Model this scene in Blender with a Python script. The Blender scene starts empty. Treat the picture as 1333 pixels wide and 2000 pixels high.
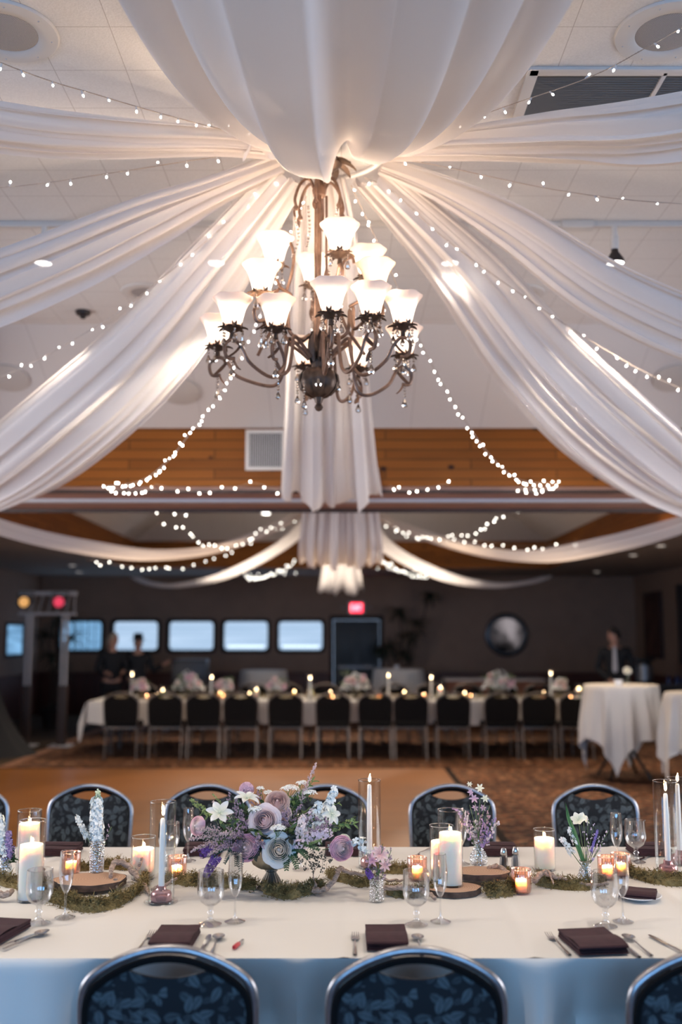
import bpy, bmesh, random
from math import *
from mathutils import Vector, Matrix, Euler, noise
R = random.Random(11)
C = bpy.context.scene.collection
S = bpy.context.scene

# ------------------------------------------------------------------ camera
EYE = 1.687
TILT = radians(7.07)
cd = bpy.data.cameras.new('camera')
cam = bpy.data.objects.new('camera', cd); C.objects.link(cam)
cam.location = (0, 0, EYE); cam.rotation_euler = (pi/2 + TILT, 0, 0)
cd.sensor_fit = 'VERTICAL'; cd.sensor_height = 36; cd.sensor_width = 24; cd.lens = 35
cd.clip_end = 100; cd.clip_start = .05
cd.dof.use_dof = True; cd.dof.focus_distance = 3.75; cd.dof.aperture_fstop = 1.25
S.camera = cam

# ------------------------------------------------------------------ exposure / render look
S.view_settings.view_transform = 'Standard'; S.view_settings.look = 'None'
S.view_settings.gamma = 1; S.view_settings.exposure = 0.56
S.cycles.max_bounces = 6; S.cycles.diffuse_bounces = 3; S.cycles.glossy_bounces = 3
S.cycles.transmission_bounces = 6; S.cycles.transparent_max_bounces = 16
S.cycles.sample_clamp_indirect = 2.5; S.cycles.sample_clamp_direct = 0
S.cycles.caustics_reflective = False; S.cycles.caustics_refractive = False
S.cycles.use_denoising = True; S.cycles.use_adaptive_sampling = True; S.cycles.adaptive_threshold = .05; S.cycles.adaptive_min_samples = 16
w = bpy.data.worlds.new('world'); S.world = w; w.use_nodes = True
w.node_tree.nodes['Background'].inputs[0].default_value = (.45, .6, .85, 1)
w.node_tree.nodes['Background'].inputs[1].default_value = .6

def area(name, loc, rot, sx, sy, power, col):
    l = bpy.data.lights.new(name, 'AREA'); l.shape = 'RECTANGLE'; l.size = sx; l.size_y = sy
    l.energy = power; l.color = col
    o = bpy.data.objects.new(name, l); o.location = loc; o.rotation_euler = rot; C.objects.link(o); return o
def point(name, loc, power, col, r=.02, parent=None):
    l = bpy.data.lights.new(name, 'POINT'); l.energy = power; l.color = col; l.shadow_soft_size = r
    o = bpy.data.objects.new(name, l); o.location = loc; C.objects.link(o)
    if parent: o.parent = parent
    return o
# added area lights for the daylight of three assumed, unseen windows behind the camera
ASSUMED_DAY = (.20, .52, 1.0)
for i, x in enumerate((-3.2, 0, 3.2)):
    area('window_daylight', (x, -4.36, 1.75), (-pi/2, 0, 0), 2.2, 2.0, 100, ASSUMED_DAY).rotation_euler = (pi/2, 0, 0)

# fill light at added, unseen side windows, to lighten the ceiling
for sx in (-1, 1):
    for y in (4.3, 6.9): area('window_daylight', (6.4*sx, y, 1.9), (0, sx*pi/2, 0), 2.1, 2.3, 108, (.95, .93, .97))
def spot(name, loc, power, col, ang=100, tgt=None, r=.05, blend=.8):
    l = bpy.data.lights.new(name, 'SPOT'); l.energy = power; l.color = col; l.spot_size = radians(ang); l.spot_blend = blend; l.shadow_soft_size = r
    o = bpy.data.objects.new(name, l); o.location = loc; C.objects.link(o)
    if tgt: o.rotation_euler = (Vector(tgt)-Vector(loc)).to_track_quat('-Z', 'Y').to_euler()
    return o
WARM = (1, .86, .71)
# beams of the ceiling track lamps (the lamps themselves are built with the ceiling fixtures), plus added fill beams
for x, y, tx, ty, e in ((1.6,5.53,2.4,8.0,220), (-1.72,5.53,-2.2,8.3,70), (.63,5.53,.8,4.3,5), (-.72,5.53,-.8,8.5,140),
                        (-2.3,2.9,-1.2,3.8,80), (-1.0,2.9,-.3,3.9,54), (1.0,2.9,.4,3.9,54), (2.3,2.9,1.2,3.8,80)):  # this nearer row is added, out of view, to brighten the table
    spot('track_beam', (x, y, 3.80), e, WARM, 100, (tx, ty, .7))
for x, y, tx, ty, e in ((-3.0,12.3,-3.2,12,140), (-1.3,12.3,-1.2,11.2,170), (1.3,12.3,.6,11.2,150), (3.0,12.3,3.6,11.8,200)): spot('rear_beam', (x, y, 3.80), e, (1,.74,.50), 105, (tx, ty, 0))  # added beams without any lamp, brightening the dance floor and carpet
for x in (-2.2, -.9, .9, 2.2): spot('rear_beam', (x, 16.9, 3.80), 170, WARM, 110, (x*.9, 15.0, .7))

# ------------------------------------------------------------------ materials
MC = {}
def mat(name, col=(.8,.8,.8), rough=.5, metal=0, emit=None, es=0, **kw):
    if name in MC: return MC[name]
    m = bpy.data.materials.new(name); m.use_nodes = True
    b = m.node_tree.nodes['Principled BSDF']
    b.inputs['Base Color'].default_value = (*col, 1); b.inputs['Roughness'].default_value = rough
    b.inputs['Metallic'].default_value = metal
    if emit: b.inputs['Emission Color'].default_value = (*emit, 1); b.inputs['Emission Strength'].default_value = es
    for k, v in kw.items(): b.inputs[k.replace('_', ' ')].default_value = v
    MC[name] = m; return m
class N:
    """small node-graph helper"""
    def __init__(s, m): s.t = m.node_tree; s.n = s.t.nodes; s.b = s.n.get('Principled BSDF')
    def a(s, typ, ins=None, **props):
        nd = s.n.new(typ)
        for k, v in props.items(): setattr(nd, k, v)
        for k, v in (ins or {}).items():
            i = nd.inputs[k]
            if isinstance(v, bpy.types.NodeSocket): s.t.links.new(v, i)
            else: i.default_value = v
        return nd
    def m(s, op, a, b=0.0, c=0.0): return s.a('ShaderNodeMath', {0: a, 1: b, 2: c}, operation=op).outputs[0]
    def mix(s, f, a, b): 
        nd = s.n.new('ShaderNodeMix'); nd.data_type = 'RGBA'
        for i, v in ((0, f), (6, a), (7, b)):
            if isinstance(v, bpy.types.NodeSocket): s.t.links.new(v, nd.inputs[i])
            else: nd.inputs[i].default_value = v if i == 0 else (*v, 1)[:4]
        return nd.outputs[2]
    def ramp(s, f, stops):
        nd = s.n.new('ShaderNodeValToRGB'); s.t.links.new(f, nd.inputs[0]); e = nd.color_ramp.elements
        while len(e) < len(stops): e.new(.5)
        for i, (p, c) in enumerate(stops): e[i].position = p; e[i].color = (*c, 1)
        return nd.outputs[0]
    def coord(s, k='Object'): return s.a('ShaderNodeTexCoord').outputs[k]
    def noise(s, vec, scale, detail=3, rough=.5): return s.a('ShaderNodeTexNoise', {'Vector': vec, 'Scale': scale, 'Detail': detail, 'Roughness': rough}).outputs[0]
    def map(s, vec, sc=(1,1,1), rot=(0,0,0), loc=(0,0,0)): return s.a('ShaderNodeMapping', {'Vector': vec, 'Scale': sc, 'Rotation': rot, 'Location': loc}).outputs[0]
    def bump(s, h, st=.3, d=.01):
        o = s.a('ShaderNodeBump', {'Height': h, 'Strength': st, 'Distance': d}).outputs[0]; s.t.links.new(o, s.b.inputs['Normal'])
    def out(s, sock, name='Base Color'): s.t.links.new(sock, s.b.inputs[name])
    def surf(s, sock): s.t.links.new(sock, s.n['Material Output'].inputs[0])

def speckle(name, col, amt=.15, scale=20, rough=.6, bump=.0, metal=0, stretch=(1,1,1), **kw):
    if name in MC: return MC[name]
    m = mat(name, col, rough, metal, **kw); n = N(m); v = n.map(n.coord(), stretch)
    f = n.noise(v, scale, 4)
    n.out(n.ramp(f, [(.3, tuple(c*(1-amt) for c in col)), (.7, tuple(min(1, c*(1+amt)) for c in col))]))
    if bump: n.bump(f, bump, .004)
    return m
def mixed(name, parts):
    """a surface that blends simple closures: (closure, colour, roughness, weight)"""
    if name in MC: return MC[name]
    m = bpy.data.materials.new(name); m.use_nodes = True; n = N(m); n.n.remove(n.b); cur = None; tot = 0
    for typ, col, ro, wt in parts:
        nd = n.a('ShaderNodeBsdf' + typ, {'Color': (*col, 1)})
        if ro is not None: nd.inputs['Roughness'].default_value = ro
        tot += wt
        cur = nd.outputs[0] if cur is None else n.a('ShaderNodeMixShader', {0: wt/tot, 1: cur, 2: nd.outputs[0]}).outputs[0]
    n.surf(cur); MC[name] = m; return m

drape_m = mixed('sheer_white_voile', [('Diffuse', (.88,.83,.80), 1, .52), ('Translucent', (.89,.84,.81), None, .36), ('Transparent', (1,1,1), None, .12)])
def glass_thin(name, tint, gl=.9, ro=.02, edge=.55, pw=4.0, base=.035, bump=0):
    if name in MC: return MC[name]
    m = bpy.data.materials.new(name); m.use_nodes = True; n = N(m); n.n.remove(n.b)
    tr = n.a('ShaderNodeBsdfTransparent', {0: (*tint, 1)}).outputs[0]
    g = n.a('ShaderNodeBsdfGlossy', {'Color': (gl, gl, gl, 1), 'Roughness': ro}).outputs[0]
    fc = n.a('ShaderNodeLayerWeight', {0: .5}).outputs[1]
    f = n.m('ADD', n.m('MULTIPLY', n.m('POWER', fc, pw), edge), base)
    if bump:
        vo = n.a('ShaderNodeTexVoronoi', {'Vector': n.coord(), 'Scale': bump}).outputs[0]
        bp_ = n.a('ShaderNodeBump', {'Height': vo, 'Strength': 1.0, 'Distance': .004}).outputs[0]; n.t.links.new(bp_, g.node.inputs['Normal'])
        f = n.m('ADD', f, n.m('MULTIPLY', n.m('GREATER_THAN', vo, .45), .16))
    n.surf(n.a('ShaderNodeMixShader', {0: f, 1: tr, 2: g}).outputs[0]); MC[name] = m; return m
glass_m = glass_thin('clear_thin_glass', (.97,.98,.98))
stem_glass = mixed('stemware_glass', [('Glass', (1,1,1), 0, .8), ('Transparent', (1,1,1), None, .2)])
bowl_glass = glass_thin('stemware_bowl_glass', (.955,.96,.965), 1, .01, 1.0, 2.2, .085)
for nd in stem_glass.node_tree.nodes:
    if nd.type == 'BSDF_GLASS': nd.inputs['IOR'].default_value = 1.45
crystal_m = mixed('crystal_prism', [('Glass', (1,.98,.95), 0.0, .75), ('Glossy', (1,.97,.93), .05, .25)])
def ribbed_glass(name, tint):
    m = glass_thin(name, tint); n = N(m)
    return m
rose_glass = glass_thin('rose_copper_glass', (.975,.80,.73), .9, .06, .8, 2.6, .07)
pink_glass = mixed('pink_pressed_glass', [('Glass', (.95,.62,.6), .05, .7), ('Diffuse', (.8,.42,.4), 1, .3)])
cut_glass = glass_thin('pressed_cut_glass', (.94,.95,.96), 1, .06, .8, 2.2, .12, 130)

def leaf_fabric(name, base, leaf, sc=1.0):
    m = mat(name, base, .85); n = N(m); v0 = n.coord('Object'); fac = None
    wob = n.a('ShaderNodeTexNoise', {'Vector': v0, 'Scale': 500, 'Detail': 1}).outputs[0]
    for k, (scale, off, L, W) in enumerate(((20*sc, 0, .50, .22), (17.5*sc, 3.7, .44, .19), (22*sc, 7.1, .38, .16))):
        v = n.map(v0, (1, 0, 1), loc=(off, 0, off*.6))
        vo = n.a('ShaderNodeTexVoronoi', {'Vector': n.a('ShaderNodeVectorMath', {0: v, 1: (1,1,1)}, operation='MULTIPLY').outputs[0], 'Scale': scale, 'Randomness': .75})
        d = n.a('ShaderNodeVectorMath', {0: n.a('ShaderNodeVectorMath', {0: v, 'Scale': scale}, operation='SCALE').outputs[0], 1: n.a('ShaderNodeVectorMath', {0: vo.outputs['Position'], 'Scale': scale}, operation='SCALE').outputs[0]}, operation='SUBTRACT').outputs[0]
        ang = n.m('MULTIPLY', n.a('ShaderNodeSeparateColor', {0: vo.outputs['Color']}).outputs[0], 6.28)
        r = n.a('ShaderNodeVectorRotate', {'Vector': d, 'Axis': (0,1,0), 'Angle': ang}, rotation_type='AXIS_ANGLE').outputs[0]
        sp = n.a('ShaderNodeSeparateXYZ', {0: r}); x = sp.outputs[0]; z = n.m('ABSOLUTE', sp.outputs[2])
        xx = n.m('DIVIDE', x, L); lim = n.m('MULTIPLY', n.m('SUBTRACT', 1.0, n.m('MULTIPLY', xx, xx)), n.m('MULTIPLY', n.m('ADD', 1.0, n.m('MULTIPLY', xx, -.45)), W))
        inside = n.m('MULTIPLY', n.m('LESS_THAN', z, lim), n.m('GREATER_THAN', n.a('ShaderNodeSeparateColor', {0: vo.outputs['Color']}).outputs[1], .32))
        vein = n.m('GREATER_THAN', z, .018)
        diag = n.m('GREATER_THAN', n.m('ABSOLUTE', n.m('SINE', n.m('MULTIPLY', n.m('ADD', x, z), 42.0))), .28)
        f = n.m('MULTIPLY', inside, n.m('MULTIPLY', vein, n.m('ADD', n.m('MULTIPLY', diag, .35), .65)))
        fac = f if fac is None else n.m('MAXIMUM', fac, n.m('MULTIPLY', f, .8 - .2*k))
    fac = n.m('MULTIPLY', fac, n.m('ADD', n.m('MULTIPLY', wob, .9), .35))
    n.out(n.mix(fac, base, leaf)); n.bump(wob, .25, .001); return m
fab_near = leaf_fabric('navy_leaf_upholstery', (.002,.004,.007), (.085,.108,.118))
fab_dark = mat('black_upholstery', (.008,.007,.007), .95, Specular_IOR_Level=.1)
alu = speckle('brushed_pewter_frame', (.34,.34,.36), .12, 60, .32, metal=.9)
gold_leg = mat('bronze_chair_leg', (.16,.13,.11), .4, .7)

def cloth(name, col, weave=700):
    m = mat(name, col, .85); n = N(m); v = n.coord()
    f = n.noise(n.map(v, (1, .2, 1)), weave, 2); n.bump(f, .12, .0008)
    g = n.noise(v, 1.3, 2); n.out(n.ramp(g, [(.3, tuple(c*.97 for c in col)), (.7, col)])); return m
linen = cloth('ivory_linen', (.71,.68,.63))
napkin_m = speckle('plum_napkin_cloth', (.042,.014,.018), .2, 40, .9)
wax = mat('ivory_wax', (.92,.84,.72), .45, Subsurface_Weight=.6, Subsurface_Scale=.03)
wax.node_tree.nodes['Principled BSDF'].inputs['Subsurface Radius'].default_value = (1, .55, .3)
taper_wax = mat('taper_wax', (.9,.86,.8), .4)
flame_m = bpy.data.materials.new('candle_flame'); flame_m.use_nodes = True; _n = N(flame_m); _n.n.remove(_n.b)
_e = _n.a('ShaderNodeEmission', {0: (1,.68,.36,1), 1: 30}).outputs[0]; _n.surf(_e)
wick_m = mat('wick', (.02,.015,.01), .9)
silver = mat('flatware_steel', (.6,.59,.58), .2, 1)
china = mat('white_china', (.85,.86,.88), .15)
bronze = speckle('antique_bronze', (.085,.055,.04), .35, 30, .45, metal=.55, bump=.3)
bronze_pale = speckle('rubbed_bronze_arm', (.20,.12,.085), .3, 25, .4, metal=.55)  # paler bronze for the arms, rods and scrolls
brass_bowl = speckle('antique_brass', (.30,.25,.17), .3, 18, .38, metal=.7, bump=.2)
brass_dark = speckle('aged_brass_foot', (.10,.09,.07), .3, 18, .45, metal=.6)

# ------------------------------------------------------------------ mesh builder
class M:
    def __init__(s): s.v = []; s.f = []; s.mi = []; s.cur = 0; s.X = None
    def _p(s, p): return tuple(s.X @ Vector(p)) if s.X is not None else tuple(p)
    def add(s, vs, fs):
        o = len(s.v); s.v += [s._p(p) for p in vs]; s.f += [tuple(i+o for i in f) for f in fs]; s.mi += [s.cur]*len(fs); return s
    def box(s, c, d, rz=0):
        x, y, z = (q/2 for q in d); r = Matrix.Rotation(rz, 3, 'Z'); c = Vector(c)
        vs = [c + r @ Vector((a*x, b*y, e*z)) for a in (-1,1) for b in (-1,1) for e in (-1,1)]
        return s.add(vs, [(0,1,3,2),(4,6,7,5),(0,4,5,1),(2,3,7,6),(0,2,6,4),(1,5,7,3)])
    def rbox(s, c, d, r=.006):
        """box with bevelled edges"""
        bm = bmesh.new(); bmesh.ops.create_cube(bm, size=1)
        for v in bm.verts: v.co = Vector((v.co.x*d[0], v.co.y*d[1], v.co.z*d[2]))
        bmesh.ops.bevel(bm, geom=list(bm.edges), offset=min(r, min(d)*.45), segments=2, affect='EDGES', profile=.6)
        bm.verts.ensure_lookup_table(); c = Vector(c)
        vs = [v.co + c for v in bm.verts]; fs = [tuple(v.index for v in f.verts) for f in bm.faces]; bm.free(); return s.add(vs, fs)
    def grid(s, fn, nu, nv, cu=False, cv=False):
        vs = [fn(i/(nu if cu else nu-1), j/(nv if cv else nv-1)) for i in range(nu) for j in range(nv)]
        fs = [(i*nv+j, ((i+1) % nu)*nv+j, ((i+1) % nu)*nv+(j+1) % nv, i*nv+(j+1) % nv) for i in range(nu if cu else nu-1) for j in range(nv if cv else nv-1)]
        return s.add(vs, fs)
    def lathe(s, prof, seg=24, c=(0,0,0), rib=0, ribn=0, tw=0):
        c = Vector(c); n = len(prof)
        def fn(u, v):
            i = min(int(round(u*(n-1))), n-1); r, z = prof[i]; a = 2*pi*v
            r = r*(1 + rib*cos(ribn*a))
            return c + Vector((r*cos(a), r*sin(a), z))
        return s.grid(fn, n, seg, cv=True)
    def tube(s, pts, r, seg=8, cap=True, flat=1.0):
        pts = [Vector(p) for p in pts]; n = len(pts); rs = r if isinstance(r, (list, tuple)) else [r]*n
        ref = None; rings = []
        for i, p in enumerate(pts):
            t = (pts[min(i+1, n-1)] - pts[max(i-1, 0)])
            if t.length < 1e-9: t = Vector((0,0,1))
            t.normalize()
            if ref is None: ref = Vector((1,0,0)) if abs(t.x) < .8 else Vector((0,1,0))
            a = (ref - t*ref.dot(t)).normalized(); b = t.cross(a); ref = a
            rings += [p + (a*cos(2*pi*k/seg) + b*sin(2*pi*k/seg)*flat)*rs[i] for k in range(seg)]
        fs = [(i*seg+k, i*seg+(k+1) % seg, (i+1)*seg+(k+1) % seg, (i+1)*seg+k) for i in range(n-1) for k in range(seg)]
        if cap: fs += [tuple(range(seg))[::-1], tuple((n-1)*seg+k for k in range(seg))]
        return s.add(rings, fs)
    def ball(s, c, r, seg=10, sq=(1,1,1)):
        c = Vector(c); h = max(4, seg//2+1)
        def fn(u, v):
            a = pi*u; b = 2*pi*v; return c + Vector((r*sq[0]*sin(a)*cos(b), r*sq[1]*sin(a)*sin(b), -r*sq[2]*cos(a)))
        return s.grid(fn, h, seg, cv=True)
    def poly(s, pts, th, axis='Y'):
        """extruded outline in XZ (thickness along Y)"""
        n = len(pts); vs = [(p[0], -th/2, p[1]) for p in pts] + [(p[0], th/2, p[1]) for p in pts]
        return s.add(vs, [tuple(range(n)), tuple(range(n, 2*n))[::-1]] + [(i, i+n, (i+1) % n + n, (i+1) % n) for i in range(n)])
    def build(s, name, mats, parent=None, smooth=True, loc=None):
        me = bpy.data.meshes.new(name); me.from_pydata(s.v, [], s.f)
        mats = mats if isinstance(mats, (list, tuple)) else [mats]
        for m in mats: me.materials.append(m)
        if len(mats) > 1: me.polygons.foreach_set('material_index', s.mi)
        if smooth:
            me.polygons.foreach_set('use_smooth', [True]*len(me.polygons))
            try: me.set_sharp_from_angle(angle=radians(42))
            except Exception: pass
        me.update(); o = bpy.data.objects.new(name, me); C.objects.link(o)
        if loc: o.location = loc
        if parent: o.parent = parent
        return o
def tag(o, label=None, cat=None, group=None, kind=None):
    for k, v in (('label', label), ('category', cat), ('group', group), ('kind', kind)):
        if v: o[k] = v
    return o
def empty(name, loc=(0,0,0), rz=0, label=None, cat=None, group=None):
    o = bpy.data.objects.new(name, None); C.objects.link(o); o.location = loc; o.rotation_euler = (0,0,rz)
    o.empty_display_size = .05; return tag(o, label, cat, group)
def kids(o): return [c for c in C.objects if c.parent == o]
def dup(root, loc, rz=0, label=None, group=None, sc=None):
    r = root.copy(); C.objects.link(r); r.location = loc; r.rotation_euler = (0,0,rz)
    if sc: r.scale = sc
    if label: r['label'] = label
    if group: r['group'] = group
    for ch in list(root.children):
        c = ch.copy(); C.objects.link(c); c.parent = r
        for g in list(ch.children):
            d = g.copy(); C.objects.link(d); d.parent = c
    return r
def spline(pts, n=8):
    """Catmull-Rom through points of any dimension"""
    P = [tuple(p) for p in pts]; out = []
    for i in range(len(P)-1):
        a, b, c, d = P[max(i-1,0)], P[i], P[i+1], P[min(i+2,len(P)-1)]
        for k in range(n):
            t = k/n; out.append(tuple(.5*((2*b[q])+(-a[q]+c[q])*t+(2*a[q]-5*b[q]+4*c[q]-d[q])*t*t+(-a[q]+3*b[q]-3*c[q]+d[q])*t**3) for q in range(len(b))))
    out.append(P[-1]); return out
def at(x, y, Y=None, Z=None):
    """point of the room seen at photo pixel (x, y), at depth Y or height Z"""
    F = 2000*35/36; u = (x-666.5)/F; v = (1000-y)/F
    d = (u, cos(TILT)-v*sin(TILT), sin(TILT)+v*cos(TILT))
    k = Y/d[1] if Y is not None else (Z-EYE)/d[2]
    return Vector((d[0]*k, d[1]*k, EYE+d[2]*k))

# ------------------------------------------------------------------ the hall
XL, XR, YN, YF = -6.6, 6.47, -4.5, 22.0
LOW, FAS, TOP = 2.98, 3.50, 4.07
def carpet():
    m = mat('patterned_carpet', (.2,.1,.06), .95, Specular_IOR_Level=.05); n = N(m); v = n.coord()
    sx = n.a('ShaderNodeSeparateXYZ', {0: v}); x, y = sx.outputs[0], sx.outputs[1]
    br = n.a('ShaderNodeTexBrick', {'Vector': v, 'Scale': 1.0, 'Color1': (.30,.095,.038,1), 'Color2': (.12,.042,.025,1), 'Mortar': (.055,.04,.03,1), 'Mortar Size': .035, 'Brick Width': .20, 'Row Height': .11, 'Bias': .1}).outputs[0]
    nz = n.noise(n.map(v, (9, 14, 1)), 1.0, 3)
    c = n.mix(n.m('MULTIPLY', n.m('GREATER_THAN', nz, .55), .7), br, (.38,.20,.11))
    band = n.m('MULTIPLY', n.m('GREATER_THAN', n.m('SINE', n.m('MULTIPLY', y, 2.3)), .72), .5)
    c = n.mix(band, c, (.05,.03,.024))
    brown = n.mix(n.noise(v, 30, 3), (.05,.036,.026), (.085,.06,.042))
    c = n.mix(n.m('LESS_THAN', x, -4.37), c, brown)
    st = n.m('LESS_THAN', n.m('ABSOLUTE', n.m('ADD', x, 4.37)), .07)
    c = n.mix(st, c, (.28,.15,.10))
    n.out(c); n.bump(n.noise(v, 260, 2), .5, .003); return m
m = M(); m.box(((XL+XR)/2, (YN+YF)/2, -.05), (XR-XL, YF-YN, .1)); tag(m.build('floor', carpet(), smooth=False), kind='structure')

def parquet():
    m = mat('oak_parquet', (.4,.2,.08), .42, Specular_IOR_Level=.22); n = N(m); v = n.coord()
    br = n.a('ShaderNodeTexBrick', {'Vector': v, 'Scale': 1.0, 'Color1': (.225,.086,.014,1), 'Color2': (.165,.060,.009,1), 'Mortar': (.2,.085,.03,1), 'Mortar Size': .004, 'Brick Width': .9, 'Row Height': .075}).outputs[0]
    g = n.noise(n.map(v, (3, 60, 1)), 1.2, 4); n.out(n.mix(n.m('MULTIPLY', g, .5), br, (.27,.105,.020)))
    n.bump(g, .1, .002); return m
df = empty('dance_floor', (-1.535, 8.9, 0), label='large orange-brown oak parquet dance floor laid on the carpet between the tables', cat='dance floor')
m = M(); m.box((0,0,.009), (5.67, 8.0, .018)); m.build('floor_panel', parquet(), df, smooth=False)
dark_trim = mat('dark_floor_trim', (.02,.014,.012), .9, Specular_IOR_Level=.05)
for c, d in (((2.875,0,.01),(.08,8.16,.02)), ((-2.875,0,.01),(.08,8.16,.02)), ((0,4.04,.01),(5.83,.08,.02)), ((0,-4.04,.01),(5.83,.08,.02))):
    m = M(); m.rbox(c, d, .006); m.build('edge_trim', dark_trim, df)

taupe = speckle('taupe_wall_paint', (.24,.155,.115), .06, 3, .85)
wains = speckle('mahogany_wainscot', (.075,.022,.015), .3, 2, .5, stretch=(12,12,.6))
def wall(name, c, d, holes=None):
    m = M(); m.box(c, d); return tag(m.build(name, taupe, smooth=False), kind='structure')
def wall_holes(name, axis, pos, a0, a1, z1, holes, th=.12, mt=None):
    """wall along X (axis='x') at y=pos with rectangular holes (a0, a1, z0, z1)"""
    m = M(); cuts = sorted({a0, a1, *[h[0] for h in holes], *[h[1] for h in holes]})
    for p, q in zip(cuts, cuts[1:]):
        mid = (p+q)/2; hs = sorted((h for h in holes if h[0] < mid < h[1]), key=lambda h: h[2]); z = 0
        for h in hs + [(0,0,z1,z1)]:
            if h[2] - z > .001:
                cc, dd = ((mid, pos, (z+h[2])/2), (q-p, th, h[2]-z))
                if axis == 'y': cc, dd = (pos, mid, cc[2]), (th, q-p, dd[2])
                m.box(cc, dd)
            z = h[3]
    return tag(m.build(name, mt or taupe, smooth=False), kind='structure')
WX = [(-6.16,-5.25), (-4.98,-4.02), (-3.76,-2.80), (-2.56,-1.61), (-1.36,-.41)]
Z0, Z1 = 1.375, 1.985
wall_holes('wall_back', 'x', YF+.06, XL, XR, 4.2, [(a, b, Z0, Z1) for a, b in WX] + [(-.17,.85,0,2.03)])
SIDE = [(3.15,5.45,.8,2.85), (5.75,8.05,.8,2.85)]  # openings of the added side windows, made for the fill light
wall_holes('wall_left', 'y', XL-.06, YN, YF, 4.2, SIDE + [(19.75, 20.9, 1.3, 1.9)])
wall_holes('wall_right', 'y', XR+.06, YN, YF, 4.2, SIDE)
wall_holes('wall_front', 'x', YN-.06, XL, XR, 4.2, [(x-1.15, x+1.15, .7, 2.8) for x in (-3.2, 0, 3.2)])  # openings of the assumed, unseen windows, made for the daylight area lights
m = M(); m.rbox(((XL-.17)/2, YF-.02, .43), (-.17-XL, .04, .86), .01); m.rbox(((XL-.17)/2, YF-.035, .87), (-.17-XL, .07, .05), .01); tag(m.build('trim_1', wains), kind='structure')
m = M(); m.rbox(((XR+.85)/2, YF-.02, .43), (XR-.85, .04, .86), .01); m.rbox(((XR+.85)/2, YF-.035, .87), (XR-.85, .07, .05), .01); tag(m.build('trim_2', wains), kind='structure')
m = M(); m.rbox((XR-.02, 17, .43), (.04, 9.9, .86), .01); m.rbox((XR-.035, 17, .87), (.07, 9.9, .05), .01); tag(m.build('trim_3', wains), kind='structure')
m = M(); m.rbox((XL+.02, 17, .43), (.04, 9.9, .86), .01); m.rbox((XL+.035, 17, .87), (.07, 9.9, .05), .01); tag(m.build('trim_4', wains), kind='structure')

# windows with closed blinds, daylight behind them
frame_m = mat('dark_window_frame', (.010,.009,.010), .8)
def blind_mat(name, hi, lo, s):
    m = bpy.data.materials.new(name); m.use_nodes = True; n = N(m); n.n.remove(n.b); v = n.coord()
    z = n.a('ShaderNodeSeparateXYZ', {0: v}).outputs[2]
    slat = n.m('ADD', n.m('MULTIPLY', n.m('SINE', n.m('MULTIPLY', z, 180.0)), .12), .88)
    big = n.noise(n.map(v, (.6, 1, 9)), 1.0, 1)
    c = n.mix(n.m('MULTIPLY', big, 1.0), lo, hi)
    e = n.a('ShaderNodeEmission', {0: c, 1: n.m('MULTIPLY', slat, s)}).outputs[0]; n.surf(e); return m
bl = blind_mat('daylit_blind', (.58,.74,.95), (.24,.38,.56), .88)
bl_bright = blind_mat('daylit_blind_gap', (.30,.60,.95), (.05,.12,.22), .9)
def rrect(x0, x1, z0, z1, r, n=5):
    pts = []
    for cx, cz, a0 in ((x1-r, z1-r, 0), (x0+r, z1-r, 90), (x0+r, z0+r, 180), (x1-r, z0+r, 270)):
        pts += [(cx + r*cos(radians(a0+90*k/n)), cz + r*sin(radians(a0+90*k/n))) for k in range(n+1)]
    return pts
for i, (a, b) in enumerate(WX):
    wn = empty('window_%d' % (i+1), ((a+b)/2, YF, (Z0+Z1)/2)); wn['kind'] = 'structure'
    W, Hh = (b-a)/2, (Z1-Z0)/2; o = rrect(-W-.07, W+.07, -Hh-.07, Hh+.07, .11); q = rrect(-W, W, -Hh, Hh, .08)
    m = M(); k = len(o)
    vs = [(p[0], -.05, p[1]) for p in o] + [(p[0], -.05, p[1]) for p in q] + [(p[0], .0, p[1]) for p in o] + [(p[0], .04, p[1]) for p in q]
    fs = []
    for j in range(k):
        l = (j+1) % k; fs += [(j, l, k+l, k+j), (2*k+j, j, l, 2*k+l)[::-1], (k+j, k+l, 3*k+l, 3*k+j)]
    m.add(vs, fs); m.build('window_frame', frame_m, wn)
    m = M(); m.poly(rrect(-W-.02, W+.02, -Hh-.02, Hh+.02, .09), .006); bo = m.build('blind', bl_bright if i == 0 else bl, wn, smooth=False); bo.location = (0, .035, 0)
    if i == 4 or i == 3:
        m = M(); m.box((0, .025, -Hh+.07), (W*1.7, .01, .05)); m.build('blind_rail', blind_mat('blind_gap_light', (.8,.9,1), (.6,.8,1), 1.3), wn, smooth=False)  # daylight at the blind's lower edge, put in as a glowing strip
    if i == 0:
        m = M()
        for k2 in range(5): m.box((-.3+.15*k2, .02, 0), (.012, .012, 2*Hh))
        m.build('window_grille', frame_m, wn, smooth=False)
    area('window_daylight', ((a+b)/2, YF-.08, 1.68), (-pi/2, 0, 0), .9, .55, 2.2, (.45,.65,1)).rotation_euler = (pi/2+pi, 0, 0)
wn = empty('window_6', (XL, 20.32, 1.6)); wn['kind'] = 'structure'
m = M(); m.box((-.05, 0, 0), (.01, 1.15, .6)); m.build('blind', bl_bright, wn, smooth=False)
m = M()
for s_ in (-1, 1): m.box((0, s_*.6, 0), (.06, .06, .7)); m.box((0, 0, s_*.32), (.06, 1.2, .06))
m.build('window_frame', frame_m, wn, smooth=False)
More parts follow.
